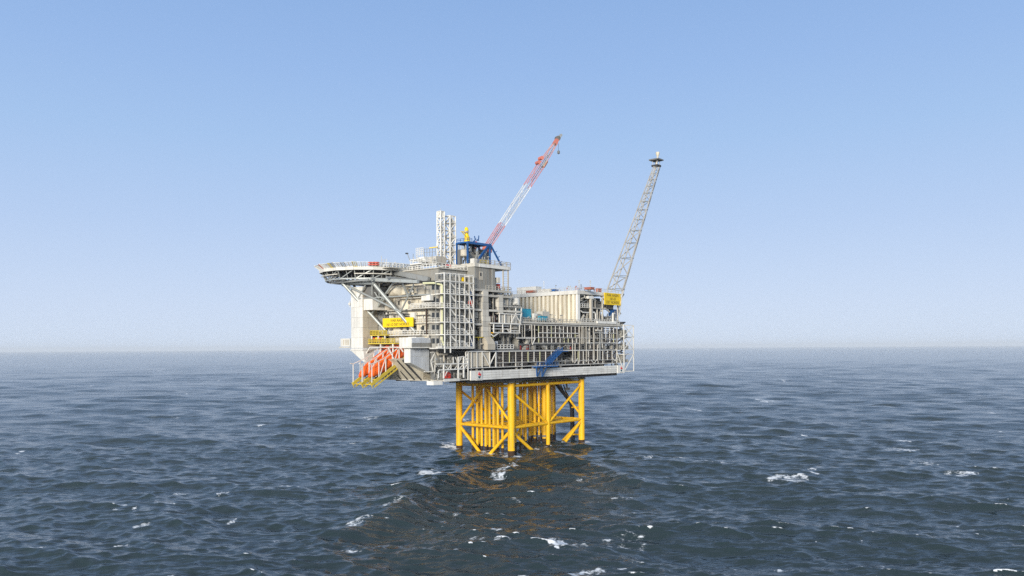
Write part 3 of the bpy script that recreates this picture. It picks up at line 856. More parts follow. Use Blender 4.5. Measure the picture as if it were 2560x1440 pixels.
def antenna(label, x, ybase, ytop, u, mat=PALE, r=.07, arms=2, name='antenna_mast'):
    v, z = onU(x, ybase, u); _, zt2 = onU(x, ytop, u)
    t = thing(name, label, 'antenna', (u, v, z))
    build(MB().tube((u, v, z), (u, v, zt2), r, 6), 'pole', mat, t)
    m = MB()
    for k in range(arms): m.bar((u - .7, v - .5, zt2 - .4 - k * .9), (u + .7, v + .5, zt2 - .4 - k * .9), .07)
    m.lathe([(0, .05), (.12, .18), (.3, .18), (.42, .05)], (u, v, zt2), (0, 0, 1), 8)
    build(m, 'sensor', mat, t)
    build(MB().tube((u, v, z), (u, v, z + .15), .3, 8), 'base', MID, t)
antenna('thin weather mast with a round sensor on the ribbed module roof near its front corner', 1448, 724, 703, 0)
antenna('bare thin aerial beside the orange roof unit', 1476, 720, 704, -2)
antenna('white whip aerial over the middle of the ribbed wall', 1360, 723, 706, 18, WHITE)
antenna('short black lamp mast behind the thin weather mast', 1453, 722, 714, 2, MID)

# grey winch machine below the ribbed wall
wm_ = thing('deck_machine', 'grey skid-mounted machine with motor and drum below the ribbed wall', 'machine', (-1, vU(1345, -1), ZR))
v0_ = vU(1331, -1); v1_ = vU(1372, -1)
build(bx(-2.2, 1, v0_, v1_, ZR, ZR + .5), 'skid', MID, wm_)
build(bx(-1.8, .6, vU(1352, -1), vU(1369, -1), ZR + .5, zU(1360, 779, -1)), 'housing', PALE, wm_)
build(MB().tube((-1, vU(1334, -1), ZR + 1.6), (-1, vU(1350, -1), ZR + 1.6), 1.0, 14), 'drum', GREY, wm_, smooth=True)
build(bx(-1.9, -1.0, vU(1330, -1), vU(1338, -1), ZR + .5, zU(1335, 784, -1)), 'control_box', WHITE, wm_)
build(MB().tube((-1, vU(1362, -1), zU(1360, 779, -1)), (-1, vU(1362, -1), zU(1360, 774, -1)), .35, 8), 'exhaust', GREY, wm_)
build(MB().rail([(-2.4, v0_, ZR), (-2.4, v1_, ZR)], step=1.3, r=.05), 'guard_rail', WHITE, wm_)

# ------------------------------------------------------------------ middle tower: tall grey module on open decks, ducts, balcony
mt = thing('utility_tower', 'tall grey utility tower with stacked open decks between the stair tower and the ribbed module', 'module', (6, -10, 29.8))
def mp(mb, name, mat, **k): return build(mb, name, mat, mt, **k)
va, vb = vU(1187), vU(1300)
vw = vU(1239)
levels = [33.3, 36.9, 40.8, 45.0, 46.3]
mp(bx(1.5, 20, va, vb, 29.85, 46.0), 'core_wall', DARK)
mp(bx(-3.6, 20, va, vb, 29.9, 30.1), 'deck', MID)
for z, xa, xb in ((36.8, 1187, 1301), (40.7, 1187, 1303), (44.7, 1187, 1280), (46.1, 1187, 1277)):
    mp(bx(-3.9, 1.5, vU(xa), vU(xb), z - .15, z + .15), 'deck', GREY)
    mp(bx(-4.15, -3.9, vU(xa), vU(xb), z - .28, z + .28), 'deck_edge_beam', PALE)
mp(bx(-3.9, -3.7, vU(1187), vU(1234), 33.2, 33.4), 'frame_rail', LEMON)
# tall siding box, each sheet a panel
nz_ = 11
w = (vw - va) / nz_
s0 = mp(bx(-4.0, -3.6, va + .06, va + w - .06, 46.4, 52.2), 'siding_sheet', GREY)
for i in range(1, nz_): same(s0, (R.uniform(-.05, .05), i * w, 0))
mp(bx(-3.8, 9, va, vw, 46.4, 52.3), 'wall', GREY)
mp(bx(-4.3, 10, va - .2, vU(1276), 52.3, 53.3), 'roof_deck', PALE)
mp(bx(-4.45, -4.3, va + 1.5, vU(1273), 52.3, 53.1), 'roof_edge_beam', WHITE)
mp(bx(-4.1, -4.0, vU(1199), vU(1208), zU(1203, 700), zU(1203, 679)), 'hatch', BEIGE)
mp(bx(-4.2, -4.1, vU(1200), vU(1203), zU(1203, 690), zU(1203, 682)), 'vent', DARK)
m = MB().rail([(-4.2, va, 53.3), (-4.2, vU(1276), 53.3), (9.8, vU(1276), 53.3)], step=1.6, r=.06)
mp(m, 'roof_rail', PALE, stuff=True)
for x in (1259, 1271.5):
    mp(bx(-4.1, -3.8, vU(x) - .15, vU(x) + .15, 46.3, 52.3), 'corner_post', BEIGE)
    mp(bx(5.8, 6.1, vU(x) - .15, vU(x) + .15, 46.3, 52.3), 'corner_post', BEIGE)
m = MB()
for k in range(8): m.bar(pU(1259, 715 - k * 6, -3.9), pU(1271.5, 715 - k * 6, -3.9), .09)
mp(m, 'ladder', PALE)
mp(bx(-3.9, 8, vw, vU(1275), 46.2, 46.5), 'balcony_floor', GREY)
mp(MB().rail([(-4.0, vU(1215), 46.4), (-4.0, vU(1278), 46.4), (4, vU(1278), 46.4)], step=1.3, r=.06), 'balcony_rail', PALE, stuff=True)
mp(bx(-3.6, -2.2, vU(1225, -3), vU(1237, -3), 46.5, 49.4), 'pump_frame', BEIGE)
mp(bx(-3.8, -2.8, vU(1239, -3), vU(1246, -3), 48.5, 50.0), 'lamp_box', PALE)
mp(MB().tube((-3.2, vU(1190), 47.2), (-3.2, vU(1197), 47.2), .5, 10), 'blue_drum', BLUE)
# open decks under it: posts, pipes, boxes
for x in (1190, 1204, 1237, 1262, 1274):
    mp(bx(-3.6, -3.3, vU(x) - .13, vU(x) + .13, 30, 46), 'post', GREY)
m = MB(); m2 = MB(); m3 = MB()
for k in range(90):
    z = R.choice((30.1, 33.4, 36.95, 40.85)); v = R.uniform(va + .3, vb - 1); u = R.uniform(-3, 1)
    (m, m2, m3)[k % 3].tube((u, v, z), (u, v + R.choice((0, 0, R.uniform(-1, 1))), z + R.uniform(1.2, 3.5)), R.uniform(.08, .26), 6)
for k in range(45):
    z = R.choice((30.1, 33.4, 36.95, 40.85)); v = R.uniform(va + .3, vb - 3); u = R.uniform(-3, 0)
    (m, m2)[k % 2].box(u, u + 1, v, v + R.uniform(.6, 1.8), z, z + R.uniform(.6, 2.6))
for k in range(26):
    z = R.uniform(31, 45.5); v = R.uniform(va + .3, vb - 5); m2.tube((-2, v, z), (-2, v + R.uniform(2, 5), z), R.uniform(.07, .18), 6)
mp(m, 'small_piping', MID, stuff=True); mp(m2, 'small_piping', STEEL, stuff=True); mp(m3, 'small_piping', PALE, stuff=True)
for x in (1193, 1207, 1216, 1224, 1233, 1246):
    mp(MB().tube(pU(x, 770, -2.4), pU(x, 738, -2.4), .2, 8), 'pipe', R.choice((PALE, LEMON, GREY)))
mp(bx(-3.4, -1, vU(1188), vU(1200), 38.5, 40.2), 'vessel_box', GREY)
mp(MB().lathe([(0, .4), (.3, 1.2), (1.6, 1.2), (1.9, .4)], (-2, vU(1195), 33.6), (0, 0, 1), 14), 'vessel', GREY, smooth=True)
for x in (1189, 1196, 1203):
    mp(MB().rail([(-3.8, vU(1187), 36.9), (-3.8, vU(1206), 36.9)], step=1.0, r=.05) if x == 1189 else MB().tube(pU(x, 878, -3), pU(x, 845, -3), .14, 6), 'pipe', LEMON if x == 1196 else GREY)
# right wing of the tower: balconies, machine room
mp(bx(-3, 3, vU(1258), vU(1284), zU(1270, 765, -3), zU(1270, 738, -3)), 'machine_room', PALE)
mp(bx(-4.0, 2, vU(1258), vU(1305), zU(1280, 769, -4), zU(1280, 765, -4)), 'deck', PALE)
mp(MB().rail([(-4, vU(1258), 41.3), (-4, vU(1304), 41.3)], step=1.2, r=.06), 'balcony_rail', MID, stuff=True)
mp(MB().lathe([(0, .6), (.2, 1.2), (2.0, 1.2), (2.3, .5)], (-2, vU(1289, -2), zU(1289, 764, -2)), (0, 0, 1), 12), 'tank', WHITE, smooth=True)
mp(bx(-2.5, 2, vU(1276), vU(1288), zU(1280, 795, -3), zU(1280, 772, -3)), 'white_cabin', WHITE)
mp(bx(-3, 1, vU(1290), vU(1303), zU(1296, 800, -3), zU(1296, 773, -3)), 'cabin', PALE)
for x in (1290, 1304):
    mp(bx(-4.1, -3.8, vU(x) - .12, vU(x) + .12, 37, zU(x, 769)), 'post', WHITE)
# lower part: recessed wall, balcony at px 1243-1285, y 870
mp(bx(-2.4, 1.5, vU(1262, -2), vU(1273, -2), 30, zU(1268, 835, -2)), 'column', GREY)
mp(bx(-3.9, -1, vU(1243), vU(1285), zU(1260, 873), zU(1260, 871)), 'landing', WHITE)
mp(MB().rail([(-3.9, vU(1243), zU(1260, 871)), (-3.9, vU(1285), zU(1260, 871))], step=1.5, r=.07), 'landing_rail', WHITE)
mp(bx(-3.6, -2, vU(1240), vU(1247), zU(1243, 872), zU(1243, 853)), 'cabinet', BLUEGREY)

# two insulated ducts
def duct(label, secs, u, depth, zjoints):
    x0, x1, ya, yb = secs[0]
    t = thing('exhaust_duct', label, 'duct', (u, vU((x0 + x1) / 2, u), zU(x0, secs[-1][3], u)))
    for x0, x1, ya, yb in secs:
        v0d, v1d = vU(x0, u), vU(x1, u); z0d, z1d = zU(x0, yb, u), zU(x0, ya, u)
        k = max(1, round((z1d - z0d) / 1.55))
        for i in range(k):
            a = z0d + (z1d - z0d) * i / k; b = z0d + (z1d - z0d) * (i + 1) / k
            build(bx(u, u + depth, v0d, v1d, a + .03, b - .03), 'duct_section', PALE, t)
            build(bx(u + .06, u + depth - .06, v0d + .06, v1d - .06, a - .04, a + .04), 'joint', MID, t)
    return t
d1 = duct('tall pale insulated duct that bends outward at its foot, nearest the stair tower', [(1208.5, 1221.5, 727, 755), (1207, 1222, 755, 790), (1207.5, 1226.5, 790, 842)], -4.3, 1.7, 0)
m = MB()
a = [(1209, 1225), (1210.5, 1228), (1212, 1230.5), (1213, 1232)]; ys = [842, 847, 853, 860]
for i in range(3):
    z0d, z1d = zU(1215, ys[i + 1], -4.3), zU(1215, ys[i], -4.3)
    m.hull8([(-4.3 - .2 * (i + 1), vU(a[i + 1][0]), z0d), (-2.4, vU(a[i + 1][0]), z0d), (-2.4, vU(a[i + 1][1]), z0d), (-4.3 - .2 * (i + 1), vU(a[i + 1][1]), z0d)],
            [(-4.3 - .2 * i, vU(a[i][0]), z1d), (-2.4, vU(a[i][0]), z1d), (-2.4, vU(a[i][1]), z1d), (-4.3 - .2 * i, vU(a[i][1]), z1d)])
build(m, 'duct_bend', BEIGE, d1)
build(bx(-4.9, -2.4, vU(1213), vU(1232), 29.9, zU(1215, 860, -4.3)), 'duct_foot', BEIGE, d1)
build(bx(-3.55, -2.4, vU(1211), vU(1227), 25.5, 29.4), 'duct_foot', BEIGE, d1)
duct('shorter pale insulated duct right of the tall bent one, running down to the white balcony', [(1248, 1258.5, 737, 785)], -4.2, 1.6, 0)
duct('short pale duct section hanging at the right end of the white balcony', [(1283, 1294, 790, 823)], -4.0, 1.6, 0)

# white balcony
wb = thing('white_balcony', 'white framed balcony with cross braces hanging off the middle of the right side', 'balcony', (-4.5, vU(1262), zU(1262, 832)))
za, zb2, zc = zU(1262, 784.5, -5), zU(1262, 809, -5), zU(1262, 832, -5)
def wbp(p, q, w=.24, mat=WHITE): build(MB().bar(p, q, w), 'frame_member', mat, wb)
for x in (1248, 1261, 1278, 1300): wbp((-5.2, vU(x, -5), zb2), (-5.2, vU(x, -5), za), .2)
for x in (1233, 1255.5, 1275.5, 1297.5): wbp((-5.2, vU(x, -5), zc), (-5.2, vU(x, -5), zb2), .24)
wbp((-5.2, vU(1248, -5), za), (-5.2, vU(1300, -5), za)); wbp((-5.2, vU(1225, -5), zb2), (-5.2, vU(1300, -5), zb2), .34); wbp((-5.2, vU(1233, -5), zc), (-5.2, vU(1297.5, -5), zc), .28)
wbp((-5.2, vU(1229, -5), zU(1229, 822, -5)), (-5.2, vU(1275, -5), zU(1229, 822, -5)), .18)
for p, q in (((1278, 806), (1288, 787)), ((1289, 787), (1300, 805)), ((1267, 822), (1275, 832)), ((1246, 833), (1234, 841)), ((1228, 836), (1234, 841)), ((1276, 827), (1297, 827))):
    wbp(pU(*p, -5.2), pU(*q, -5.2), .24)
build(bx(-5.2, -3.6, vU(1225, -5), vU(1300, -5), zb2 - .15, zb2 + .1), 'floor', GREY, wb)
build(bx(-5.2, -3.6, vU(1233, -5), vU(1297.5, -5), zc - .15, zc + .05), 'lower_floor', YELLOW, wb)
for x0, x1 in ((1249, 1260), (1262, 1269), (1270, 1277)):
    build(bx(-4.8, -4.6, vU(x0, -5), vU(x1, -5), zb2 + .2, za - .3), 'infill_panel', PALE, wb)
build(bx(-4.6, -3.7, vU(1236, -4.5), vU(1272, -4.5), zc + 1.7, zb2 - .5), 'equipment_box', BLUEGREY, wb)

# ------------------------------------------------------------------ living quarters
lq = thing('living_quarters', 'tall cream accommodation block under the helideck with a smooth white shaft at its left end', 'building', (12, -24, 30.4))
def lp_(mb, name, mat, **k): return build(mb, name, mat, lq, **k)
VL = -31.8
FL = [30.4, 33.9, 37.1, 40.8, 44.4, 47.7]
lp_(MB().prism([(25, -27.5), (16.8, -27.5), (16.8, VL + .3), (1.0, VL + .3), (-1.5, -29.4), (-1.5, -19.6), (25, -19.6)], 30.4, 47.9), 'wall', CREAM)
lp_(bx(-1.2, 24, -30.2, -19.8, 47.9, 51.2), 'top_storey', GREY)
lp_(bx(-1.7, 24.5, -30.6, -19.5, 51.2, 51.5), 'roof', PALE)
# cladding panels, one storey high, along the left front and round the chamfer
for k in range(5):
    z0, z1 = FL[k] + .12, FL[k + 1] - .12
    edges = [1.0, 3.6, 6.2, 8.9, 11.5, 14.1, 16.8]
    for a, b in zip(edges, edges[1:]):
        p = R.uniform(0, .05)
        lp_(bx(a + .03, b - .03, VL + .12 - p, VL + .3, z0, z1), 'cladding_panel', CREAM if R.random() < .7 else PALE)
    c0, c1 = Vector((1.0, VL + .3)), Vector((-1.5, -29.4))
    n_ = Vector((-.69, -.72)) * .15
    q = [c0 + n_, c1 + n_, c1, c0]
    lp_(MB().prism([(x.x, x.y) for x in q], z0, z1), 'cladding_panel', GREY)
    for j in range(5):
        a = -29.4 + j * 1.96
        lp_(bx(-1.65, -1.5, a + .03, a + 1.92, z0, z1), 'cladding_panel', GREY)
# storey ledges
for k, z in enumerate(FL[1:-1]):
    ua = 16.5 if k != 1 else 14
    lp_(MB().prism([(ua, VL - .75), (.9, VL - .75), (-2.1, -29.6), (-1.6, -29.4), (1.0, VL + .12), (ua, VL + .12)], z - .2, z + .12), 'storey_ledge', PALE)
lp_(MB().prism([(26, VL - .5), (.6, VL - .5), (-2.0, -29.6), (-1.5, -29.2), (26, -29.2)], 47.6, 48.0), 'roof_ledge', DARK)
# windows: frame with pane
def window_V(u, z, w=.9, h=1.2, v=VL + .07):
    f = lp_(bx(u - w / 2 - .1, u + w / 2 + .1, v - .08, v + .05, z - .1, z + h + .1), 'window', PALE)
    build(bx(u - w / 2, u + w / 2, v - .11, v - .08, z, z + h), 'pane', GLASS, f)
def window_U(v, z, w=.9, h=1.2, u=-1.65):
    f = lp_(bx(u - .08, u + .05, v - w / 2 - .1, v + w / 2 + .1, z - .1, z + h + .1), 'window', PALE)
    build(bx(u - .11, u - .08, v - w / 2, v + w / 2, z, z + h), 'pane', GLASS, f)
for k in range(5):
    z = FL[k] + 1.3
    for v in (-28.4, -26.4, -24.5, -22.5, -20.7): window_U(v, z)
    for d in (.33, .68):                                   # on the chamfer
        c = Vector((1.0, VL + .3)).lerp(Vector((-1.5, -29.4)), d); t_ = Vector((-.72, .69)).normalized(); n_ = Vector((-.69, -.72)).normalized()
        q = [c + t_ * .42 + n_ * .2, c - t_ * .42 + n_ * .2, c - t_ * .42 + n_ * .12, c + t_ * .42 + n_ * .12]
        f = lp_(MB().prism([(x.x, x.y) for x in q], z - .1, z + 1.35), 'window', MID)
        q = [x + n_ * .04 for x in q]
        build(MB().prism([(x.x, x.y) for x in [c + t_ * .32 + n_ * .24, c - t_ * .32 + n_ * .24, c - t_ * .32 + n_ * .205, c + t_ * .32 + n_ * .205]], z, z + 1.25), 'pane', GLASS, f)
for px, py in ((997, 757), (975, 761), (975, 754)):
    u, z = onV(px, py, VL); window_V(u, z - .6, .6, 1.1 if px == 997 else .5)
for u in (3, 6, 9): window_V(u, FL[1] + 1.3)
for u in (2.4, 4.2, 8.4, 11.4): window_V(u, FL[0] + 1.2, .8, 1.1)
# things on the left front
def fbox(x0, x1, y0, y1, v, d, name, mat):
    ua, z1 = onV(x1, y0, v); ub, z0 = onV(x0, y1, v)
    return lp_(bx(min(ua, ub), max(ua, ub), v, v + d, min(z0, z1), max(z0, z1)), name, mat)
fbox(1053, 1074, 737, 752, -33.2, 1.3, 'white_locker', WHITE)
fbox(992, 1050, 743, 748.5, -33.0, 1.0, 'cable_tray', WHITE)
fbox(1026, 1036, 781, 797, -32.9, .9, 'white_locker', WHITE)
fbox(985, 1012, 716, 738, -33.0, 1.2, 'air_handler', CREAM)
t_ = lp_(MB().lathe([(0, .4), (.15, 1.3), (3.6, 1.35), (3.9, .5)], (uV(980, -33.2, 728) + .2, -33.2, zz(980, 728) if False else onV(980, 729, -33.2)[1]), (-1, 0, 0), 18), 'round_tank', CREAM, smooth=True)
fbox(1041, 1060, 716, 738, -32.4, .5, 'panel', BEIGE)
m = MB()
for (a, b) in (((960, 778), (1060, 776)), ((958, 786), (1022, 785)), ((1036, 789), (1075, 787)), ((940, 806), (958, 806)), ((1064, 770), (1065, 835)), ((1000, 790), (1022, 790)), ((958, 781), (958, 800)), ((1044, 716), (1044, 738)), ((990, 718), (1058, 714))):
    m.tube(pV(*a, -32.3), pV(*b, -32.3), .13, 6)
lp_(m, 'small_piping', MID, stuff=True)
lp_(MB().path([pV(1066, 768, -32.5), pV(1066.5, 836, -32.5)], .2, 8), 'red_brown_pipe', GROWTH)
m = MB()
for k in range(26):
    x = R.uniform(950, 1072); y = R.choice((742, 776, 806, 838)) - R.uniform(2, 18); u, z = onV(x, y, -32.2)
    m.box(u, u + R.uniform(.3, .9), -32.3, -31.9, z, z + R.uniform(.3, .9))
lp_(m, 'wall_fitting', MID, stuff=True)
# balcony with railing
ua, z = onV(1022, 770, -34); ub, _ = onV(1076, 770, -34)
ubn = ub
lp_(MB().prism([(ua, -33.6), (ubn, -33.6), (-3.2, -30.2), (-1.7, -29.0), (1, VL + .1), (ua, VL + .1)], z - .3, z), 'balcony', PALE)
lp_(MB().rail([(ua, -33.5, z), (ubn, -33.5, z), (-3.1, -30.2, z)], step=1.1, r=.07, rails=(1, .66, .33)), 'balcony_rail', WHITE, stuff=True)
# ledge railings
for k, z in enumerate(FL[1:-1]):
    if k in (0, 1):
        lp_(MB().rail([(15 if k else 11, VL - .7, z + .12), (.9, VL - .7, z + .12), (-2.0, -29.7, z + .12)], step=1.3, r=.05), 'ledge_rail', WHITE, stuff=True)
# white shaft at the left end
sh = lp_(bx(21.6, 26.4, -36.8, -27.6, 30.6, 47.4), 'shaft', WHITE)
cols = 4; rows = 6
for i in range(cols):
    for j in range(rows):
        a = 21.5 + i * 5.0 / cols; b = a + 5.0 / cols; c = 30.6 + j * 16.8 / rows; d = c + 16.8 / rows
        build(bx(a + .02, b - .02, -36.98 - R.uniform(0, .03), -36.8, c + .02, d - .02), 'shaft_panel', WHITE, sh)
for i in range(3):
    for j in range(rows):
        a = -36.9 + i * 1.73; c = 30.6 + j * 16.8 / rows
        build(bx(21.42, 21.6, a + .02, a + 1.71, c + .02, c + 16.8 / rows - .02), 'shaft_panel', BEIGE, sh)
lp_(bx(17.6, 21.6, -36.6, VL + .2, zz(0, 0) if False else onV(920, 775, -36.6)[1], 43.9), 'upper_block', WHITE)
lp_(bx(17.6, 21.6, -36.4, VL + .2, 44.0, 47.2), 'louvre_block', MID)
lp_(MB().hull8([(21.5, -36.9, 30.5), (26.5, -36.9, 30.5), (26.5, -32, 30.5), (21.5, -32, 30.5)], [(21.5, -36.9, 29.9), (27.2, -36.9, 29.9), (27.2, -32, 29.9), (21.5, -32, 29.9)]), 'shaft_skirt', WHITE)
lp_(MB().hull8([(21.6, -36.7, 29.9), (27, -36.7, 29.9), (27, -33, 29.9), (21.6, -33, 29.9)], [(21.6, -36.2, 26.8), (22.2, -36.2, 26.8), (22.2, -33, 26.8), (21.6, -33, 26.8)]), 'shaft_foot', WHITE)
fbox(851, 874, 846, 866, -34.5, 3, 'side_cabin', WHITE)
fbox(847, 876, 867, 870, -35.2, 4, 'side_cabin_floor', PALE)
for x in (857, 863, 868): fbox(x, x + 2.4, 849, 863, -34.6, .1, 'side_cabin_slot', BEIGE)
lp_(MB().tube(pV(874.5, 768, -35), pV(874.5, 752, -35), .12, 6), 'vent_pipe', WHITE)
lp_(bx(uV(877, -35) - .2, uV(877, -35) + .6, -35.4, -34.8, onV(875, 763, -35)[1], onV(875, 757, -35)[1]), 'lamp', WHITE)
# recess between shaft and front wall; deep shade painted into the back wall
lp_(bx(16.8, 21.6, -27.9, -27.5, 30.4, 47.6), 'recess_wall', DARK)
for z in FL[1:5]: lp_(bx(16.8, 21.6, VL, -27.9, z - .2, z), 'recess_deck', MID)
lp_(bx(15.0, 16.9, -33.0, VL, 40.9, 44.2), 'recess_block', BEIGE)
m = MB()
for k in range(24):
    u = R.uniform(17, 21); z = R.choice((33.95, 37.2, 40.9)); m.tube((u, -31.4, z), (u + R.choice((0, R.uniform(-1.5, 1.5))), -31.4, z + R.uniform(1, 3)), R.uniform(.08, .2), 6)
lp_(m, 'small_piping', STEEL, stuff=True)
# tall pale pipe at the corner
lp_(MB().path([(1.5, -33.2, 47.3), (-1.2, -31.6, 47.3), pU(1105, 712, -2.6), pU(1105, 850, -2.6), pU(1110, 864, -2.6)], .27, 8), 'corner_pipe', PALEYEL)
lp_(MB().tube(pU(1101.5, 712, -2.2), pU(1101.5, 850, -2.2), .16, 6), 'corner_pipe', PALE)
# terrace box and its lower lift shaft
lp_(bx(.2, 4.9, -38.4, VL, 30.5, 30.8), 'terrace_floor', WHITE)
for i in range(4): lp_(bx(.2 + i * 1.18, .2 + (i + 1) * 1.18 - .06, -38.5, -38.4, 30.8, 33.2), 'terrace_panel', WHITE)
for i in range(5): lp_(bx(.1, .2, -38.4 + i * 1.32, -38.4 + (i + 1) * 1.32 - .06, 30.9 + .9, 33.1), 'terrace_panel', BLUEGREY)
lp_(bx(.15, .22, -38.4, VL, 30.8, 31.8), 'terrace_screen', GREY)
lp_(bx(1.2, 4.2, -36, -33, 30.8, 33.4), 'terrace_cabin', WHITE)
lb = lp_(MB().hull8([(1.9, -37.4, 26.7), (4.2, -37.4, 26.7), (4.2, -30.8, 24.0), (1.9, -30.8, 24.0)], [(1.9, -37.4, 30.5), (4.2, -37.4, 30.5), (4.2, -30.8, 30.5), (1.9, -30.8, 30.5)]), 'lower_shaft', WHITE)
nn = 9
for i in range(nn):
    a = -37.4 + i * 6.6 / nn; b = a + 6.6 / nn
    za_ = 26.75 - (a + 37.4) / 6.6 * 2.7; zb3 = 26.75 - (b + 37.4) / 6.6 * 2.7
    for z0, z1, bot in ((28.4, 30.4, False), (0, 28.3, True)):
        q0, q1 = (za_, zb3) if bot else (z0, z0)
        build(MB().hull8([(1.78, a + .03, q0), (1.9, a + .03, q0), (1.9, b - .03, q1), (1.78, b - .03, q1)], [(1.78, a + .03, z1), (1.9, a + .03, z1), (1.9, b - .03, z1), (1.78, b - .03, z1)]), 'shaft_panel', BLUEGREY, lb)
# framing right of the shaft
for p, q in (((1076, 881), (1088, 881)), ((1087, 880), (1087, 930)), ((1060, 929), (1088, 929)), ((1087, 882), (1077, 903)), ((1077, 903), (1083, 928)), ((1076, 905), (1087, 905))):
    lp_(MB().bar(pU(*p, 0), pU(*q, 0), .22), 'frame_member', WHITE)
# lower hull under the quarters
lp_(bx(4.2, 22, -30.8, -20, 22.2, 30.3), 'hull_wall', CREAM)
lp_(MB().hull8([(4.2, -30.8, 22.0), (22, -30.8, 22.0), (22, -24, 22.0), (4.2, -24, 22.0)], [(4.2, -37.0, 27.6), (14, -37.0, 27.6), (14, -30, 28.0), (4.2, -30, 28.0)]), 'hull_slope', CREAM)
for i in range(4):
    u = 5.0 + i * 2.7
    lp_(MB().bar((u, -37.1 + i * .5, 27.4), (u - .3, -30.6, 21.9), .5), 'hull_beam', DARK)
lp_(bx(2, 22, -31.0, -19.5, 21.8, 22.1), 'hull_bottom', PALE)
lp_(bx(-1.4, 22, -31.5, -19.6, 30.1, 30.4), 'under_deck', MID)
m = MB()
for i in range(8): m.box(-1, 21, -30.5 + i * 1.4, -30.2 + i * 1.4, 29.7, 30.1)
lp_(m, 'under_beam', DARK, stuff=True)
# roof-top cabins, platforms and aerials between helideck and masts
lp_(bx(6, 10.5, -29.5, -24, 53.0, 53.3), 'roof_platform', WHITE)
lp_(MB().rail([(10.5, -29.4, 53.3), (6, -29.4, 53.3), (6, -24, 53.3)], step=1.2, r=.06), 'roof_rail', WHITE, stuff=True)
for u in (6.2, 8.2, 10.3): lp_(MB().tube((u, -29, 51.5), (u, -29, 53.0), .15, 6), 'roof_post', PALE)
fbox(1022, 1048, 648, 652, -27, 3, 'roof_platform', WHITE)
fbox(1046, 1062, 641, 656, -26, 3, 'roof_cabin', WHITE)
fbox(1062, 1090, 640, 660, -24, 4, 'roof_cabin', PALE)
fbox(1088, 1096, 640, 662, -23, 2, 'roof_cabin', GREY)
ua, z = onV(1040, 641, -25); ub, _ = onV(1058, 641, -25)
lp_(MB().rail([(ua, -25, z), (ub, -25, z)], h=2.2, step=.8, r=.06, rails=(1, .75, .5, .25)), 'roof_cage', WHITE, stuff=True)
ua, z = onV(1060, 641, -24); ub, _ = onV(1088, 641, -24)
lp_(MB().rail([(ua, -24, z), (ub, -24, z)], h=2.0, step=1, r=.06), 'roof_rail', STEEL, stuff=True)
lp_(MB().rail([(20, -28, 51.5), (-1.5, -30.5, 51.5), (-1.5, -19.6, 51.5)], step=1.3, r=.06), 'roof_rail', WHITE, stuff=True)
lp_(MB().tube(pV(1024, 650, -27), pV(1018, 634, -27), .1, 6), 'lamp_arm', STEEL)
lp_(bx(uV(1018, -27) - .3, uV(1018, -27) + .3, -27.3, -26.7, onV(1018, 635, -27)[1], onV(1018, 632, -27)[1]), 'lamp', DARK)
fbox(1112, 1121, 661, 668, -20.5, 1, 'red_box', RED)
fbox(1098, 1110, 664, 667, -27, 2, 'roof_hatch', WHITE)
lp_(MB().bar((16, -31, 51.4), (1.4, -31.2, 48.4), .9, 1.3), 'roof_stair', STEEL)
lp_(bx(-2.2, -1.2, -30.4, -20, 48.0, 48.25), 'parapet_ledge', PALE)
for v in (-29.4, -27.2, -25, -22.8): 
    f = lp_(bx(-1.3, -1.2, v, v + 1.0, 48.6, 50.4), 'door', PALE)
    build(bx(-1.34, -1.3, v + .25, v + .75, 49.5, 50.1), 'pane', GLASS, f)
lp_(bx(-1.8, -1.2, -21.6, -20.6, 48.3, 49.4), 'yellow_locker', SIGN)

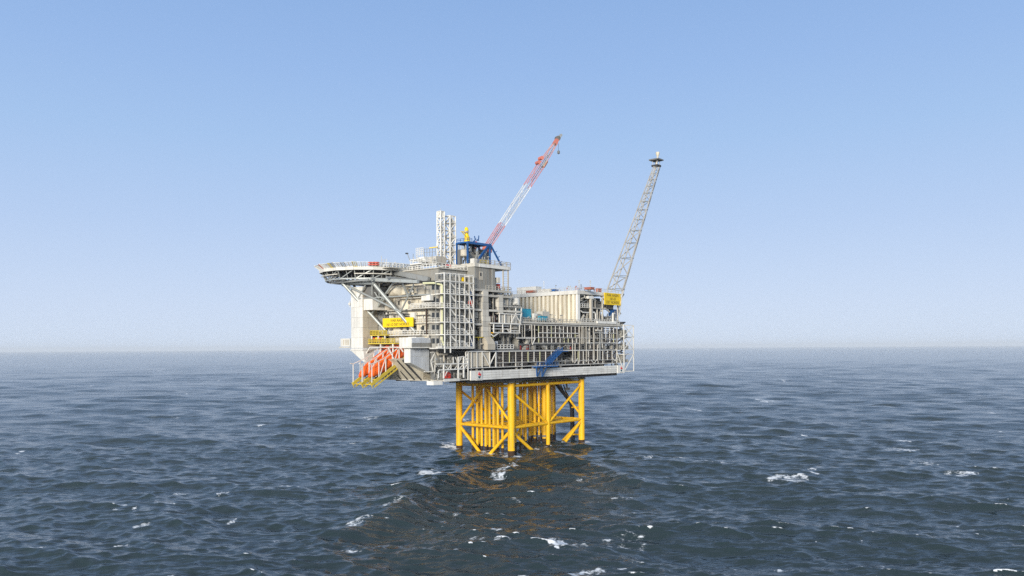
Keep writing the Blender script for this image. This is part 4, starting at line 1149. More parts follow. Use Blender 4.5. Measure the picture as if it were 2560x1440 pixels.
# stair tower in front of the right side
sw = thing('stair_tower', 'white scaffold-like stair tower with zigzag flights on the right corner of the quarters', 'stair tower', (-3.4, -25, 30.6))
SU0, SU1 = -5.2, -2.0
xs = [1111.5, 1125.8, 1140, 1149, 1162.7, 1173.5, 1184]
sv = [vU(x, SU0) for x in xs]
LV_ = [30.7, 33.9, 37.1, 40.8, 44.4, 47.6, 49.6]
for v in sv:
    for u in (SU0, SU1):
        build(MB().bar((u, v, 30.3), (u, v, 49.8), (.24 if v in (sv[0], sv[-1]) else .18) if u == SU0 else .13), 'post', WHITE if u == SU0 else STEEL, sw)
for k, z in enumerate(LV_):
    for u in (SU0, SU1): build(MB().bar((u, sv[0], z), (u, sv[-1], z), .24 if u == SU0 else .16), 'beam', WHITE if u == SU0 else STEEL, sw)
    for v in (sv[0], sv[-1]): build(MB().bar((SU0, v, z), (SU1, v, z), .22), 'beam', WHITE, sw)
    if k < 5:
        build(bx(SU0 + .1, SU1, sv[4], sv[-1], z - .05, z + .06), 'landing', STEEL, sw)
        build(bx(SU0 + .1, SU1, sv[0], sv[1], z - .05, z + .06), 'landing', STEEL, sw)
        h = LV_[k + 1] - z
        zmid = z + h * .5
        p0, p1, p2, p3 = (sv[1], z + h), (sv[2], zmid), (sv[4] - .3, zmid - .1), (sv[5], z)
        for u in (SU0 + .25, SU0 + 1.4):
            build(MB().bar((u, p0[0], p0[1]), (u, p1[0], p1[1]), .28), 'stringer', WHITE if u < SU0 + 1 else STEEL, sw)
            build(MB().bar((u, p1[0], p1[1]), (u, p2[0], p2[1]), .24), 'stringer', WHITE if u < SU0 + 1 else STEEL, sw)
            build(MB().bar((u, p2[0], p2[1]), (u, p3[0], p3[1]), .28), 'stringer', WHITE if u < SU0 + 1 else STEEL, sw)
        m = MB()
        for (a, b) in ((p0, p1), (p2, p3)):
            for i in range(7):
                t = (i + .5) / 7; v = a[0] + (b[0] - a[0]) * t; zt3 = a[1] + (b[1] - a[1]) * t
                m.box(SU0 + .25, SU0 + 1.4, v - .12, v + .12, zt3 - .03, zt3 + .03)
        build(m, 'tread', STEEL, sw, stuff=True)
        build(MB().rail([(SU0 + .15, sv[0], z), (SU0 + .15, sv[-1], z)], step=1.2, r=.045), 'handrail', WHITE, sw, stuff=True)
        build(MB().bar((SU0, sv[-1], z), (SU0, sv[-2], z + h), .16), 'brace', WHITE, sw)
build(bx(SU0, SU1, sv[0] - 2.4, sv[-1], 30.25, 30.5), 'base_platform', WHITE, sw)
build(MB().rail([(SU0, sv[0] - 2.3, 30.5), (SU0, sv[0], 30.5)], step=1, r=.06), 'handrail', WHITE, sw, stuff=True)
for v in (sv[0], sv[1]): build(MB().bar((SU0, v, 29.2), (SU0, v, 30.3), .24), 'hanger', WHITE, sw)

bt = thing('cable_shaft', 'blue vertical shaft of stepped panels behind the right posts of the stair tower', 'cable shaft', (-1.7, vU(1180, -1.7), 31))
for k in range(5):
    z0, z1 = LV_[k] + .2, LV_[k + 1] - .2
    a, b = vU(1176.5, -1.7), vU(1184, -1.7)
    build(MB().hull8([(-1.9, a + .3, z0), (-1.5, a + .3, z0), (-1.5, b, z0), (-1.9, b, z0)], [(-1.9, a, z1), (-1.5, a, z1), (-1.5, b, z1), (-1.9, b, z1)]), 'shaft_panel', BLUE, bt)
build(bx(-1.95, -1.6, vU(1177, -1.9), vU(1184, -1.9), 47.8, 51), 'shaft_panel', BLUE, bt)
t = thing('red_lifebuoy_box', 'round red hose reel on the stair tower beside the blue cable shaft', 'hose reel', (-4, vU(1178, -4), zU(1178, 762)))
build(MB().lathe([(0, .2), (.05, .75), (.5, .75), (.55, .2)], (-4.4, vU(1178.5, -4.4), zU(1178, 757, -4.4)), (1, 0, 0), 14), 'reel', RED, t)
build(bx(-4, -3.6, vU(1177, -4), vU(1180, -4), zU(1178, 763), zU(1178, 751)), 'bracket', MID, t)

# lower equipment bay under the stair tower
eb = thing('equipment_bay', 'open equipment bay with white lattice railings hanging below the stair tower', 'equipment bay', (0, -25, 21.8))
def ep(mb, name, mat, **k): return build(mb, name, mat, eb, **k)
va, vb = vU(1086), vU(1176)
ep(bx(.5, 1.8, -30.4, vb + 3, 22.3, 30.0), 'back_wall', MID)
ep(bx(-4, 1.7, -30.5, vb, 21.9, 22.15), 'floor', PALE)
ep(bx(-4.2, -4.0, vU(1108), vU(1147), 21.8, 22.5), 'floor_edge', WHITE)
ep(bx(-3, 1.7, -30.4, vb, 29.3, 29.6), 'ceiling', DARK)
ep(bx(-.5, .4, vU(1089, -.5), vU(1104, -.5), 26.0, 28.7), 'panel', GREY)
ep(bx(-.4, .4, vU(1118, -.5), vU(1131, -.5), 25.8, 28.5), 'panel', GREY)
ep(MB().path([pU(1092, 880, -1), pU(1095, 886, -1), pU(1118, 885, -1)], .35, 8), 'rusty_pipe', BEIGE)
ep(MB().path([pU(1092, 876, -1), pU(1140, 878, -1)], .3, 8), 'pipe', GREY)
ep(MB().path([pU(1109, 886, -1), pU(1110, 906, -1)], .25, 8), 'rusty_pipe', BEIGE)
for p, q, w in (((1090, 910), (1170, 909), .28), ((1098, 925), (1162, 922), .26), ((1109, 911), (1109, 946), .3), ((1145.5, 893), (1145.5, 950), .32), ((1159, 892), (1159, 944), .3), ((1170, 886), (1170, 950), .24),
             ((1133, 893), (1133, 908), .2), ((1145, 893), (1159, 891), .24), ((1160, 900), (1171, 899), .2), ((1096, 925), (1096, 945), .18), ((1127, 911), (1127, 924), .2), ((1162, 893), (1170, 899), .2),
             ((1110, 912), (1120, 923), .18), ((1120, 923), (1127, 912), .18), ((1136, 923), (1145, 911), .18), ((1148, 922), (1158, 911), .18), ((1160, 921), (1169, 911), .18), ((1138, 893), (1145, 908), .2), ((1153, 893), (1146, 908), .2), ((1112, 940), (1118, 928), .18), ((1146, 935), (1158, 935), .18)):
    ep(MB().bar(pU(*p, -4), pU(*q, -4), w), 'frame_member', WHITE)
ep(bx(-3.5, -1, vU(1086), vU(1109), 21.0, 22.0), 'drip_pan', WHITE)
m = MB()
for p, q in (((1112, 955), (1112, 961)), ((1130, 954), (1130, 961)), ((1112, 961), (1130, 961)), ((1112, 955), (1130, 955))): m.bar(pU(*p, -3), pU(*q, -3), .12)
ep(m, 'hanging_frame', STEEL)
m = MB(); m2 = MB()
for k in range(60):
    v = R.uniform(-30.2, vb + 2); z = R.choice((22.2, 25.5)); (m if k % 2 else m2).tube((R.uniform(-3, .3), v, z), (R.uniform(-3, .3), v + R.choice((0, 0, R.uniform(-1.5, 1.5))), z + R.uniform(.8, 3)), R.uniform(.07, .22), 6)
for k in range(26):
    v = R.uniform(-30.2, vb); z = R.choice((22.2, 25.5)); m2.box(-2, -1, v, v + R.uniform(.5, 1.4), z, z + R.uniform(.5, 1.8))
ep(m, 'small_piping', STEEL, stuff=True); ep(m2, 'small_piping', GREY, stuff=True)
t = thing('red_tank', 'red domed tank on the floor of the open equipment bay', 'tank', (-2.5, vU(1118, -2.5), 22.2))
build(MB().lathe([(0, .5), (.2, .95), (1.2, .95), (1.7, .6), (1.9, .15)], (-2.5, vU(1118, -2.5), 22.4), (0, 0, 1), 14), 'shell', RED, t, smooth=True)
for a in range(3):
    build(MB().tube((-2.5 + .7 * math.cos(a * 2.1), vU(1118, -2.5) + .7 * math.sin(a * 2.1), 22.15), (-2.5 + .7 * math.cos(a * 2.1), vU(1118, -2.5) + .7 * math.sin(a * 2.1), 22.7), .1, 6), 'leg', DARK, t)
build(bx(-3.6, -3.4, vU(1116, -3.5), vU(1125, -3.5), 23.4, 23.6), 'tank_rail', CRANERED, t)

# ------------------------------------------------------------------ helideck
hd = thing('helideck', 'wide octagonal helideck on a lattice frame cantilevered over the left end', 'helideck', (26.7, -30.5, 48.9))
def hp(mb, name, mat, **k): return build(mb, name, mat, hd, **k)
HU, HV, HZ = 26.7, -30.5, 52.2
def oct_(r, z, n=16, ph=.5):
    return [(HU + r * math.cos(2 * math.pi * (i + ph) / n), HV + r * math.sin(2 * math.pi * (i + ph) / n), z) for i in range(n)]
RO = 13.5
o1 = oct_(RO, HZ)
hp(MB().prism([(p[0], p[1]) for p in o1], HZ - .25, HZ + .05), 'deck_plate', ALU)
for i in range(16):
    a, b = o1[i], o1[(i + 1) % 16]
    hp(MB().bar((a[0], a[1], HZ - .25), (b[0], b[1], HZ - .25), .3, 1.0), 'deck_edge', WHITE)
# safety net: outward leaning frames
oi, oo = oct_(RO + .1, HZ + .1), oct_(RO + 1.5, HZ + 1.15)
for i in range(16):
    a, b, c, d = map(Vector, (oi[i], oi[(i + 1) % 16], oo[(i + 1) % 16], oo[i]))
    n = 5
    for j in range(n):
        s0, s1 = j / n + .02, (j + 1) / n - .02
        m = MB()
        q = [a.lerp(b, s0), a.lerp(b, s1), d.lerp(c, s1), d.lerp(c, s0)]
        for k in range(4): m.bar(q[k], q[(k + 1) % 4], .13)
        for k in (1, 2):
            m.bar(q[0].lerp(q[3], k / 3), q[1].lerp(q[2], k / 3), .06)
        for k in (1,):
            m.bar(q[0].lerp(q[1], k / 2), q[3].lerp(q[2], k / 2), .12)
        hp(m, 'net_frame', WHITE if R.random() < .72 else R.choice((PALEYEL, BOOMRED, PALEYEL, STEEL, LEMON)))
    hp(MB().bar(a, d + Vector((0, 0, .25)), .16), 'net_arm', WHITE)
# frame below: ring beams, posts, diagonals
ZB2 = 48.9
up, lo = oct_(RO - .6, HZ - .5), oct_(RO - 1.6, ZB2 + .4)
up2, lo2 = oct_(RO - 6, HZ - .5), oct_(RO - 6.5, ZB2)
mid_ = oct_(RO - .5, HZ - 1.7)
for i in range(16):
    j = (i + 1) % 16
    hp(MB().bar(lo[i], lo[j], .34), 'bottom_chord', ALU)
    if i % 3 != 1: hp(MB().bar(mid_[i], mid_[j], .26), 'gangway_beam', PALE)
    hp(MB().bar(up[i], lo[i], .26), 'truss_post', ALU)
    hp(MB().bar(up[i], lo[j], .22), 'truss_diagonal', ALU)
    c = Vector(up[i]).lerp(Vector(up[j]), .5); e = Vector(lo[i]).lerp(Vector(lo[j]), .5)
    hp(MB().bar(c, e, .18), 'truss_post', STEEL)
    hp(MB().bar(lo[i], lo2[i], .28), 'radial_beam', STEEL)
    hp(MB().bar(lo2[i], lo2[j], .3), 'inner_chord', STEEL)
    hp(MB().bar(up2[i], lo2[i], .22), 'truss_post', STEEL)
    hp(MB().bar(up2[i], lo[i], .2), 'truss_diagonal', STEEL)
m = MB()
for k in range(-6, 7):
    h = math.sqrt(max(0, (RO - 1) ** 2 - (k * 2) ** 2))
    m.box(HU + k * 2 - .12, HU + k * 2 + .12, HV - h, HV + h, HZ - .9, HZ - .25)
hp(m, 'joist', DARK, stuff=True)
# main beams beneath and struts to the quarters
Zu = 48.6
def strut(a, b, r, va_=-38.0, vb_=-32.2, mat=ALU):
    p = pV(*a, va_); q = pV(*b, vb_)
    hp(MB().tube(p, q, r, 10), 'strut', mat, smooth=True)
strut((853, 705), (963, 826), .42, -39.5)
strut((925, 699), (1038, 830), .52, -38)
strut((867, 714), (1003, 780), .3, -38.5, -34.5)
strut((929, 784), (984, 706), .28, -34.2, -36)
strut((930, 712), (930, 742), .28, -37, -36); 
strut((1001, 780), (1034, 712), .24, -34.4, -36)
strut((1003, 704), (1021, 742), .28, -36.5, -33.5)
strut((929, 784), (962, 746), .2, -34.2, -35.6); strut((962, 748), (948, 742), .2, -35.4, -35.6)
strut((948, 708), (947, 762), .18, -36.6, -35); strut((936, 730), (946, 746), .2, -36.6, -35.8)
strut((896, 744), (914, 711), .2, -37, -37.5)
strut((896, 747), (1075, 736), .2, -37, -33)
for a, b, r in (((852, 705), (928, 700), .45), ((928, 699), (1045, 704), .5), ((855, 708), (935, 709), .3)):
    p = pV(*a, -38.5); q = pV(*b, -37.8); hp(MB().bar(p, q, r * 1.6), 'main_beam', ALU)
for u in (8, 14, 20, 26, 32):
    hp(MB().bar((u, -40, ZB2 - .1), (u, -20, ZB2 - .1), .5), 'main_beam', STEEL)
for v in (-40, -33, -25):
    hp(MB().bar((15, v, ZB2 - .2), (35.5 if v > -38 else 31, v, ZB2 - .2), .5), 'main_beam', STEEL)
for u, v in ((26, -24), (26, -31), (20, -24)): hp(MB().tube((u, v, 47.5), (u, v, ZB2), .5, 10), 'support_column', STEEL)
hp(MB().bar((33, -31, ZB2), (26, -31, 40), .5), 'strut', STEEL)
# gangway on the right of the deck towards the roof
hp(bx(11.5, 14.8, -36, -31, HZ - .3, HZ - .1), 'access_platform', PALE)
hp(MB().rail([(14.8, -36, HZ - .1), (11.5, -36, HZ - .1), (11.5, -31, HZ - .1)], step=1.2, r=.06), 'access_rail', WHITE, stuff=True)
t = thing('red_monitor_box', 'bright red fire monitor cabinets standing on the near rim of the helideck', 'fire cabinet', pV(933, 666, HV - 14.2))
for k in range(3):
    for j in range(2):
        x0 = 922 + k * 8; y0 = 654.5 + j * 5.2
        ua, z1 = onV(x0 + 6.4, y0, -45.3); ub, z0 = onV(x0, y0 + 3.9, -45.3)
        build(bx(ua, ub, -45.6, -44.9, z0, z1), 'red_panel', CRANERED, t)
ua, z1 = onV(945, 655, -45.2); ub, z0 = onV(922, 667, -45.2)
build(bx(ua, ub, -44.9, -44.6, z0, z1), 'backing', WHITE, t)
m = MB()
t = thing('windsock_mast', 'thin mast with cross arms on the near edge of the helideck', 'mast', (HU - 1, HV + 8, HZ))
for x, y in ((953, 640), (961, 648), (966, 647)):
    u, z = onV(x, y, -42); build(MB().tube((u, -42, HZ), (u, -42, z), .07, 6), 'aerial', PALE, t)
u, z = onV(957, 650, -42)
build(MB().bar((u - .8, -42, z), (u + .8, -42, z), .08), 'cross_arm', PALE, t)

# ------------------------------------------------------------------ yellow name boards
def text_pts(s, size):
    cu = bpy.data.curves.new('lettering', 'FONT'); cu.body = s; cu.size = size; cu.align_x = 'CENTER'; cu.align_y = 'CENTER'
    cu.offset = 0.008 * size; cu.extrude = 0.0
    ob = bpy.data.objects.new('lettering', cu); COL.objects.link(ob)
    me = bpy.data.meshes.new_from_object(ob)
    vs = [v.co.copy() for v in me.vertices]; fs = [tuple(p.vertices) for p in me.polygons]
    bpy.data.objects.remove(ob); bpy.data.meshes.remove(me); bpy.data.curves.remove(cu)
    return vs, fs
sg = thing('name_board', 'yellow name board under the helideck, half hidden by a thick slanting strut', 'sign', pV(995, 817, -33.6))
ua, z0 = onV(1033, 817, -33.6); ub, z1 = onV(957, 794.5, -33.6)
z0 = onV(995, 817.5, -33.6)[1]; z1 = onV(995, 794.5, -33.6)[1]
build(bx(ua, ub, -33.7, -33.5, z0, z1), 'board', SIGN, sg)
uc = (ua + ub) / 2; H_ = z1 - z0
for s, zf, size in (('IVAR AASEN', .70, .42), ('16/1-D DET NORSKE', .27, .42)):
    vs, fs = text_pts(s, size * H_ * .98)
    k = min(1.0, (ub - ua) * .94 / (max(v.x for v in vs) - min(v.x for v in vs)))
    build(MB().add([(uc - v.x * k, -33.72, z0 + zf * H_ + v.y) for v in vs], fs), 'lettering', INK, sg)
for x in (962, 985, 1010, 1030):
    u, z = onV(x, 795, -33.6); build(MB().bar((u, -33.5, z0 + H_ * .8), (u, -32, z0 + H_ * .8), .15), 'bracket', STEEL, sg)
sg = thing('name_board', 'yellow three line name board at the top right corner of the ribbed module', 'sign', (-5, vU(1531, -5), zU(1531, 762, -5)))
va, vb = vU(1511, -5, 748), vU(1551.5, -5, 748); z0, z1 = zU(1531, 762.5, -5), zU(1531, 733, -5)
build(bx(-5.1, -4.9, va, vb, z0, z1), 'board', SIGN, sg)
H_ = z1 - z0; vc_ = (va + vb) / 2
for s, zf in (('IVAR AASEN', .80), ('16/1-D', .5), ('DET NORSKE', .2)):
    vs, fs = text_pts(s, .33 * H_)
    k = min(1.0, (vb - va) * .9 / (max(v.x for v in vs) - min(v.x for v in vs)))
    build(MB().add([(-5.12, vc_ + v.x * k, z0 + zf * H_ + v.y) for v in vs], fs), 'lettering', INK, sg)
for x in (1516, 1546):
    build(MB().bar((-4.9, vU(x, -5, 740), z1 - .4), (-3.8, vU(x, -5, 740), z1 - .4), .15), 'bracket', STEEL, sg)

# ------------------------------------------------------------------ lifeboats, ramps and the yellow muster deck
A0, A1 = Vector((12.4, -31.0, 29.7)), Vector((12.4, -41.8, 23.4))
ax = (A1 - A0).normalized(); nrm = Vector((0, ax.z, -ax.y)) * (1 if ax.y < 0 else -1)
lb_ = thing('lifeboat', 'bright orange free-fall lifeboat on the nearer ramp, bow pointing down to the sea', 'lifeboat', tuple(A1 + Vector((0, 0, -2))), 'free-fall lifeboats at the left end')
Lb = (A1 - A0).length
def ring_boat(m):
    prof = [(-.4, .85, 1.0), (.2, 1.4, 1.5), (2, 1.68, 1.72), (5, 1.76, 1.78), (8, 1.68, 1.72), (10.2, 1.36, 1.45), (11.8, .85, .95), (12.9, .28, .34)]
    n = 16; vs = []
    for s, a, b in prof:
        for i in range(n):
            t = 2 * math.pi * i / n
            c = A0 + ax * (s * Lb / 12.3) + Vector((1, 0, 0)) * (a * math.cos(t)) + nrm * (b * math.sin(t) * (1.0 if math.sin(t) > 0 else .85))
            vs.append(c)
    fs = [(k * n + i, k * n + (i + 1) % n, (k + 1) * n + (i + 1) % n, (k + 1) * n + i) for k in range(len(prof) - 1) for i in range(n)]
    fs += [tuple(range(n))[::-1], tuple(range((len(prof) - 1) * n, len(prof) * n))]
    return m.add(vs, fs)
build(ring_boat(MB()), 'hull', ORANGE, lb_, smooth=True)
c = A0 + ax * 1.6 + nrm * 1.45
m = MB(); e = Vector((1, 0, 0))
m.hull8([c - e * .8 - ax * 1.1, c + e * .8 - ax * 1.1, c + e * .8 + ax * 1.4, c - e * .8 + ax * 1.4],
        [c - e * .55 - ax * .9 + nrm * .75, c + e * .55 - ax * .9 + nrm * .75, c + e * .55 + ax * .5 + nrm * .75, c - e * .55 + ax * .5 + nrm * .75])
build(m, 'cockpit', ORANGE, lb_)
m = MB()
c2 = c + ax * .98 + nrm * .3
m.hull8([c2 - e * .6, c2 + e * .6, c2 + e * .6 + nrm * .3 - ax * .2, c2 - e * .6 + nrm * .3 - ax * .2], [q + ax * .08 + nrm * .04 for q in (c2 - e * .6, c2 + e * .6, c2 + e * .6 + nrm * .3 - ax * .2, c2 - e * .6 + nrm * .3 - ax * .2)])
build(m, 'windscreen', GLASS, lb_)
for s in (4.5, 6.2, 7.9):
    c = A0 + ax * s - e * 1.44 + nrm * .5
    build(MB().tube(c, c - e * .12, .2, 10), 'porthole', GLASS, lb_)
for sd in (-1, 1):
    a = A0 + ax * .8 + e * 1.5 * sd - nrm * .2; b = A0 + ax * 9.5 + e * 1.42 * sd - nrm * .1
    build(MB().bar(a, b, .14), 'fender', CRANERED, lb_)
build(MB().lathe([(0, .5), (.4, .55), (.5, .2)], A0 - ax * .5 - nrm * .6, tuple(ax), 10), 'propeller_guard', MID, lb_)
rp = thing('launch_ramp', 'yellow launch ramp with white side frames under the nearer lifeboat', 'launch ramp', tuple(A1 + Vector((0, -2, -2.5))), 'lifeboat ramps')
for sd in (-1, 1):
    o = e * 1.85 * sd - nrm * 1.35
    a = A0 - ax * .5 + o; b = A1 + ax * 2.3 + o
    build(MB().bar(a, b, .35, .8), 'skid_beam', LEMON, rp)
    build(MB().bar(a - nrm * 1.1, b - nrm * 1.1 - ax * .6, .22, .3), 'lower_chord', LEMON, rp)
    m = MB()
    for k in range(14):
        p = a.lerp(b, k / 13); m.bar(p, p - nrm * 1.1, .14)
    build(m, 'web_member', LEMON, rp, stuff=True)
    tops = []
    for k in range(6):
        p = a.lerp(b, .1 + .88 * k / 5); hgt = 4.1 if k < 4 else 4.1 + (k - 3) * .55
        q = p + Vector((0, 0, hgt)); tops.append(q)
        build(MB().bar(p, q, .2), 'side_post', WHITE, rp)
    for p, q in zip(tops, tops[1:]): build(MB().bar(p, q, .2), 'top_rail', WHITE, rp)
    for k in (1, 3):
        p = a.lerp(b, .1 + .88 * (k + 1) / 5); build(MB().bar(tops[k], p, .16), 'side_brace', WHITE, rp)
    build(MB().bar(tops[-1], tops[-1] + Vector((0, -1.0, .1)), .26), 'top_rail', WHITE, rp)
for k in range(7):
    p = A0 + ax * (k * 2.3) - nrm * 1.9
    build(MB().bar(p - e * 1.75, p + e * 1.75, .25), 'cross_member', LEMON, rp)
l2 = copy_tree(lb_); r2 = copy_tree(rp)
l2['label'] = 'orange free-fall lifeboat on the farther ramp, partly hidden by the nearer lifeboat'
r2['label'] = 'yellow launch ramp with white side frames under the farther lifeboat at the far left'
off = Vector(W((3.7, -.2, 0))) - Vector(W((0, 0, 0)))
for o in (l2, r2): o.location = Vector(o.location) + off
mu = thing('muster_platform', 'yellow railed muster platform with two decks above the lifeboats', 'platform', (16, -33.5, 31.2))
def mup(mb, name, mat, **k): return build(mb, name, mat, mu, **k)
for (x0, x1, y, v0_, dk) in ((925, 966, 836, -34.6, 31), (916, 986, 857, -35.2, 0)):
    ua, z = onV(x1, y, v0_); ub, _ = onV(x0, y, v0_)
    mup(bx(ua, ub, v0_, VL, z - .28, z), 'floor', LEMON)
    mup(MB().rail([(ua, v0_ + .05, z), (ub, v0_ + .05, z), (ub, VL, z)], step=1.1, r=.08, rails=(1, .66, .33)), 'railing', LEMON, stuff=True)
    for x in (x0 + 4, (x0 + x1) / 2, x1 - 4):
        u = uV(x, v0_ + .3); mup(bx(u - .15, u + .15, v0_ + .15, v0_ + .45, z - 2.5, z - .28), 'post', WHITE)
ua, z = onV(1050, 836, -33.4); ub, _ = onV(966, 836, -34)
mup(bx(ua, ub, -33.6, VL, z - .25, z), 'white_floor', WHITE)
mup(MB().rail([(ua, -33.5, z), (ub, -33.5, z)], step=1.2, r=.06), 'white_railing', WHITE, stuff=True)
for x, c in ((938, RED), (952, CRANERED), (944, SIGN), (960, LEMON)):
    u, z = onV(x, 855, -34.4); mup(bx(u, u + .8, -34.6, -34.0, z, z + 1.2), 'locker', c)
for x in (933, 946, 958):
    u, z = onV(x, 846, -33.6); mup(bx(u, u + .5, -33.7, -33.4, z, z + .9), 'dark_hatch', DARK)
m = MB()
for p, q in (((908, 897), (925, 868)), ((925, 868), (1000, 868)), ((970, 868), (985, 898)), ((1000, 868), (1008, 880))):
    mup(MB().bar(pV(*p, -35.5), pV(*q, -35.5), .26), 'frame_member', WHITE)

# ------------------------------------------------------------------ masts, gantry, crane, flare boom
def lattice(parent, c0, c1, ax0, ax1, n, rc, rb, chord_mat, brace_mat, horiz=True, diag=True):
    """four-legged lattice between two squares: centres c0, c1 with half-axes ax0, ax1 (pairs of vectors)"""
    K = [(-1, -1), (1, -1), (1, 1), (-1, 1)]
    def cr(t, i):
        c = Vector(c0).lerp(Vector(c1), t)
        a = Vector(ax0[0]).lerp(Vector(ax1[0]), t); b = Vector(ax0[1]).lerp(Vector(ax1[1]), t)
        return c + a * K[i][0] + b * K[i][1]
    for s in range(n):
        t0, t1 = s / n, (s + 1) / n
        cm = chord_mat(s / (n - 1)) if callable(chord_mat) else chord_mat
        bm = brace_mat(s / (n - 1)) if callable(brace_mat) else brace_mat
        for i in range(4):
            build(MB().tube(cr(t0, i), cr(t1, i), rc, 6), 'chord', cm, parent)
            j = (i + 1) % 4
            if horiz: build(MB().tube(cr(t1, i), cr(t1, j), rb, 5), 'cross_bar', bm, parent)
            if diag:
                p, q = (cr(t0, i), cr(t1, j)) if (s + i) % 2 else (cr(t0, j), cr(t1, i))
                build(MB().tube(p, q, rb, 5), 'diagonal', bm, parent)
    return cr
def mast(label, px, y0, y1, u, w, n):
    v, z1 = onU(px, y1, u); z0 = onU(px, y0, u)[1]
    t = thing('lattice_mast', label, 'mast', (u, v, z0), 'white lattice masts on the roof')
    lattice(t, (u, v, z0), (u, v, z1), ((w, 0, 0), (0, w, 0)), ((w, 0, 0), (0, w, 0)), n, .2, .16, WHITE, WHITE)
    return t, v, z0, z1
t, v, z0, z1 = mast('taller slim white lattice mast with a solid cap, left of the pair', 1101.5, 666, 529, 8.5, .72, 9)
build(bx(7.85, 9.15, v - .62, v + .62, z1 - 1.8, z1 + .15), 'cap_box', WHITE, t)
build(MB().tube((8.5, v, z1), (8.5, v, z1 + .9), .06, 6), 'aerial', PALE, t)
build(bx(8.9, 9.2, v + .4, v + .6, z0, z1 - 2), 'cable_ladder', GREY, t)
build(bx(8.0, 8.3, v - .2, v + .2, z0, z1 - 3), 'exhaust_pipe', PALE, t)
build(bx(8.4, 11.5, v - 1.6, v - 1.3, zU(1090, 618, 8.5), zU(1090, 616, 8.5)), 'yellow_arm', SIGN, t)
t, v, z0, z1 = mast('shorter wide white lattice mast enclosing pale exhaust pipes, right of the pair', 1125, 666, 541, 8.0, 1.05, 7)
for du, dv, mt in ((-.4, -.35, WHITE), (.4, .35, PALE), (-.35, .45, WHITE)):
    build(MB().tube((8 + du, v + dv, z0), (8 + du, v + dv, z1 - .6), .36, 10), 'exhaust_pipe', mt, t, smooth=True)
for k in range(3): build(bx(6.8, 9.2, v - 1.2, v + 1.2, z0 + 4 + k * 4, z0 + 4.2 + k * 4), 'platform', PALE, t)

gt = thing('blue_gantry', 'blue steel gantry with slanting legs on the roof of the utility tower', 'gantry', (1, -14, 53.3))
zt4 = zU(1180, 607.5, -2)
def g(p, q, w, name): build(MB().bar(p, q, w), name, BLUE, gt)
cols = [vU(1169, -2, 630), vU(1224.5, -2, 630)]
GB = 2.1
for k, v in enumerate(cols):
    for u in (-2, GB): g((u, v, 53.3), (u, v, zt4), .42, 'column')
for u in (-2, GB): g((u, cols[0] - .2, zt4), (u, cols[-1] + .1, zt4), .55, 'roof_beam')
for k in range(7):
    v = cols[0] + (cols[-1] - cols[0]) * k / 6; g((-2, v, zt4 + .1), (GB, v, zt4 + .1), .3, 'cross_beam')
build(bx(-2, GB, cols[0] + .3, cols[-1] - .3, zt4 + .25, zt4 + .4), 'roof_grating', BLUE, gt)
g(pU(1190, 656, -3.2), pU(1222, 612, -2), .4, 'slanting_leg'); g(pU(1192, 659, -3.2), pU(1224, 615, -2), .18, 'slanting_leg')
g(pU(1225, 610, -2), pU(1254, 665, -2.5), .38, 'slanting_leg')
for x, y in ((1239, 630), (1246, 643), (1252, 655)): g(pU(x - 2, y + 1, -2.2), pU(x + 3, y - 2, -2.2), .14, 'rung')
for p, q in (((1183, 604), (1190, 597)), ((1188, 599), (1186, 590)), ((1192, 600), (1196, 598)), ((1196, 600), (1197, 589)), ((1184, 604), (1197, 601))): g(pU(*p, 2), pU(*q, 2), .2, 'davit')
build(MB().rail([(GB, cols[0], zt4 + .4), (-2, cols[0], zt4 + .4), (-2, vU(1180, -2, 630), zt4 + .4)], h=.8, step=1.3, r=.05), 'roof_rail', BLUE, gt, stuff=True)
mc = thing('winch_house', 'grey machinery with drums and yellowish casing inside the blue gantry', 'machinery', (1.5, -14, 53.3))
build(bx(.6, 1.6, vU(1150, .6, 640), vU(1156, .6, 640), 53.3, 57.2), 'cabinet', MID, mc)
build(bx(0, 1.8, vU(1174, 0, 640), vU(1195, 0, 640), 53.3, 56.4), 'housing', STEEL, mc)
build(MB().lathe([(0, .6), (.3, 1.3), (1.9, 1.3), (2.3, .5)], (0.5, vU(1160, 0.5, 625), 55.2), (0, 0, 1), 14), 'hopper', BEIGE, mc, smooth=True)
build(MB().lathe([(0, 1.2), (1.6, 1.2), (2.3, .4), (2.6, .4)], (1, vU(1180, 1, 625), 56.2), (0, 0, 1), 12), 'cone_vessel', DARK, mc, smooth=True)
build(bx(.5, 1.9, vU(1207, .5, 640), vU(1217, .5, 640), 53.3, 58.0), 'frame_box', MID, mc)
for k in range(6): build(bx(-.1, -.02, vU(1176 + k * 3, 0, 640), vU(1177.2 + k * 3, 0, 640), 53.4, 56.8), 'casing_rib', BEIGE, mc)
m = MB()
for k in range(50):
    v = R.uniform(cols[0] + .3, cols[-1] - .4); u = R.uniform(-1.5, 2); z = R.uniform(53.3, 57); m.tube((u, v, z), (u, v + R.choice((0, R.uniform(-1, 1))), z + R.uniform(.8, 2.5)), R.uniform(.07, .2), 6)
build(m, 'small_piping', STEEL, mc, stuff=True)
build(MB().rail([(-3, vU(1187, -3, 655), 53.3), (-3, vU(1222, -3, 655), 53.3)], step=1.2, r=.06), 'guard_rail', LEMON, mc, stuff=True)
build(bx(-3.4, -2, vU(1182, -3, 655), vU(1191, -3, 655), 53.3, 54.6), 'white_box', WHITE, mc)
ym = thing('yellow_post', 'stubby yellow post with a side jib rising above the blue gantry', 'crane post', pU(1167, 606, 3))
p0 = Vector(pU(1168, 608, 3)); p1 = Vector(pU(1166, 573, 3))
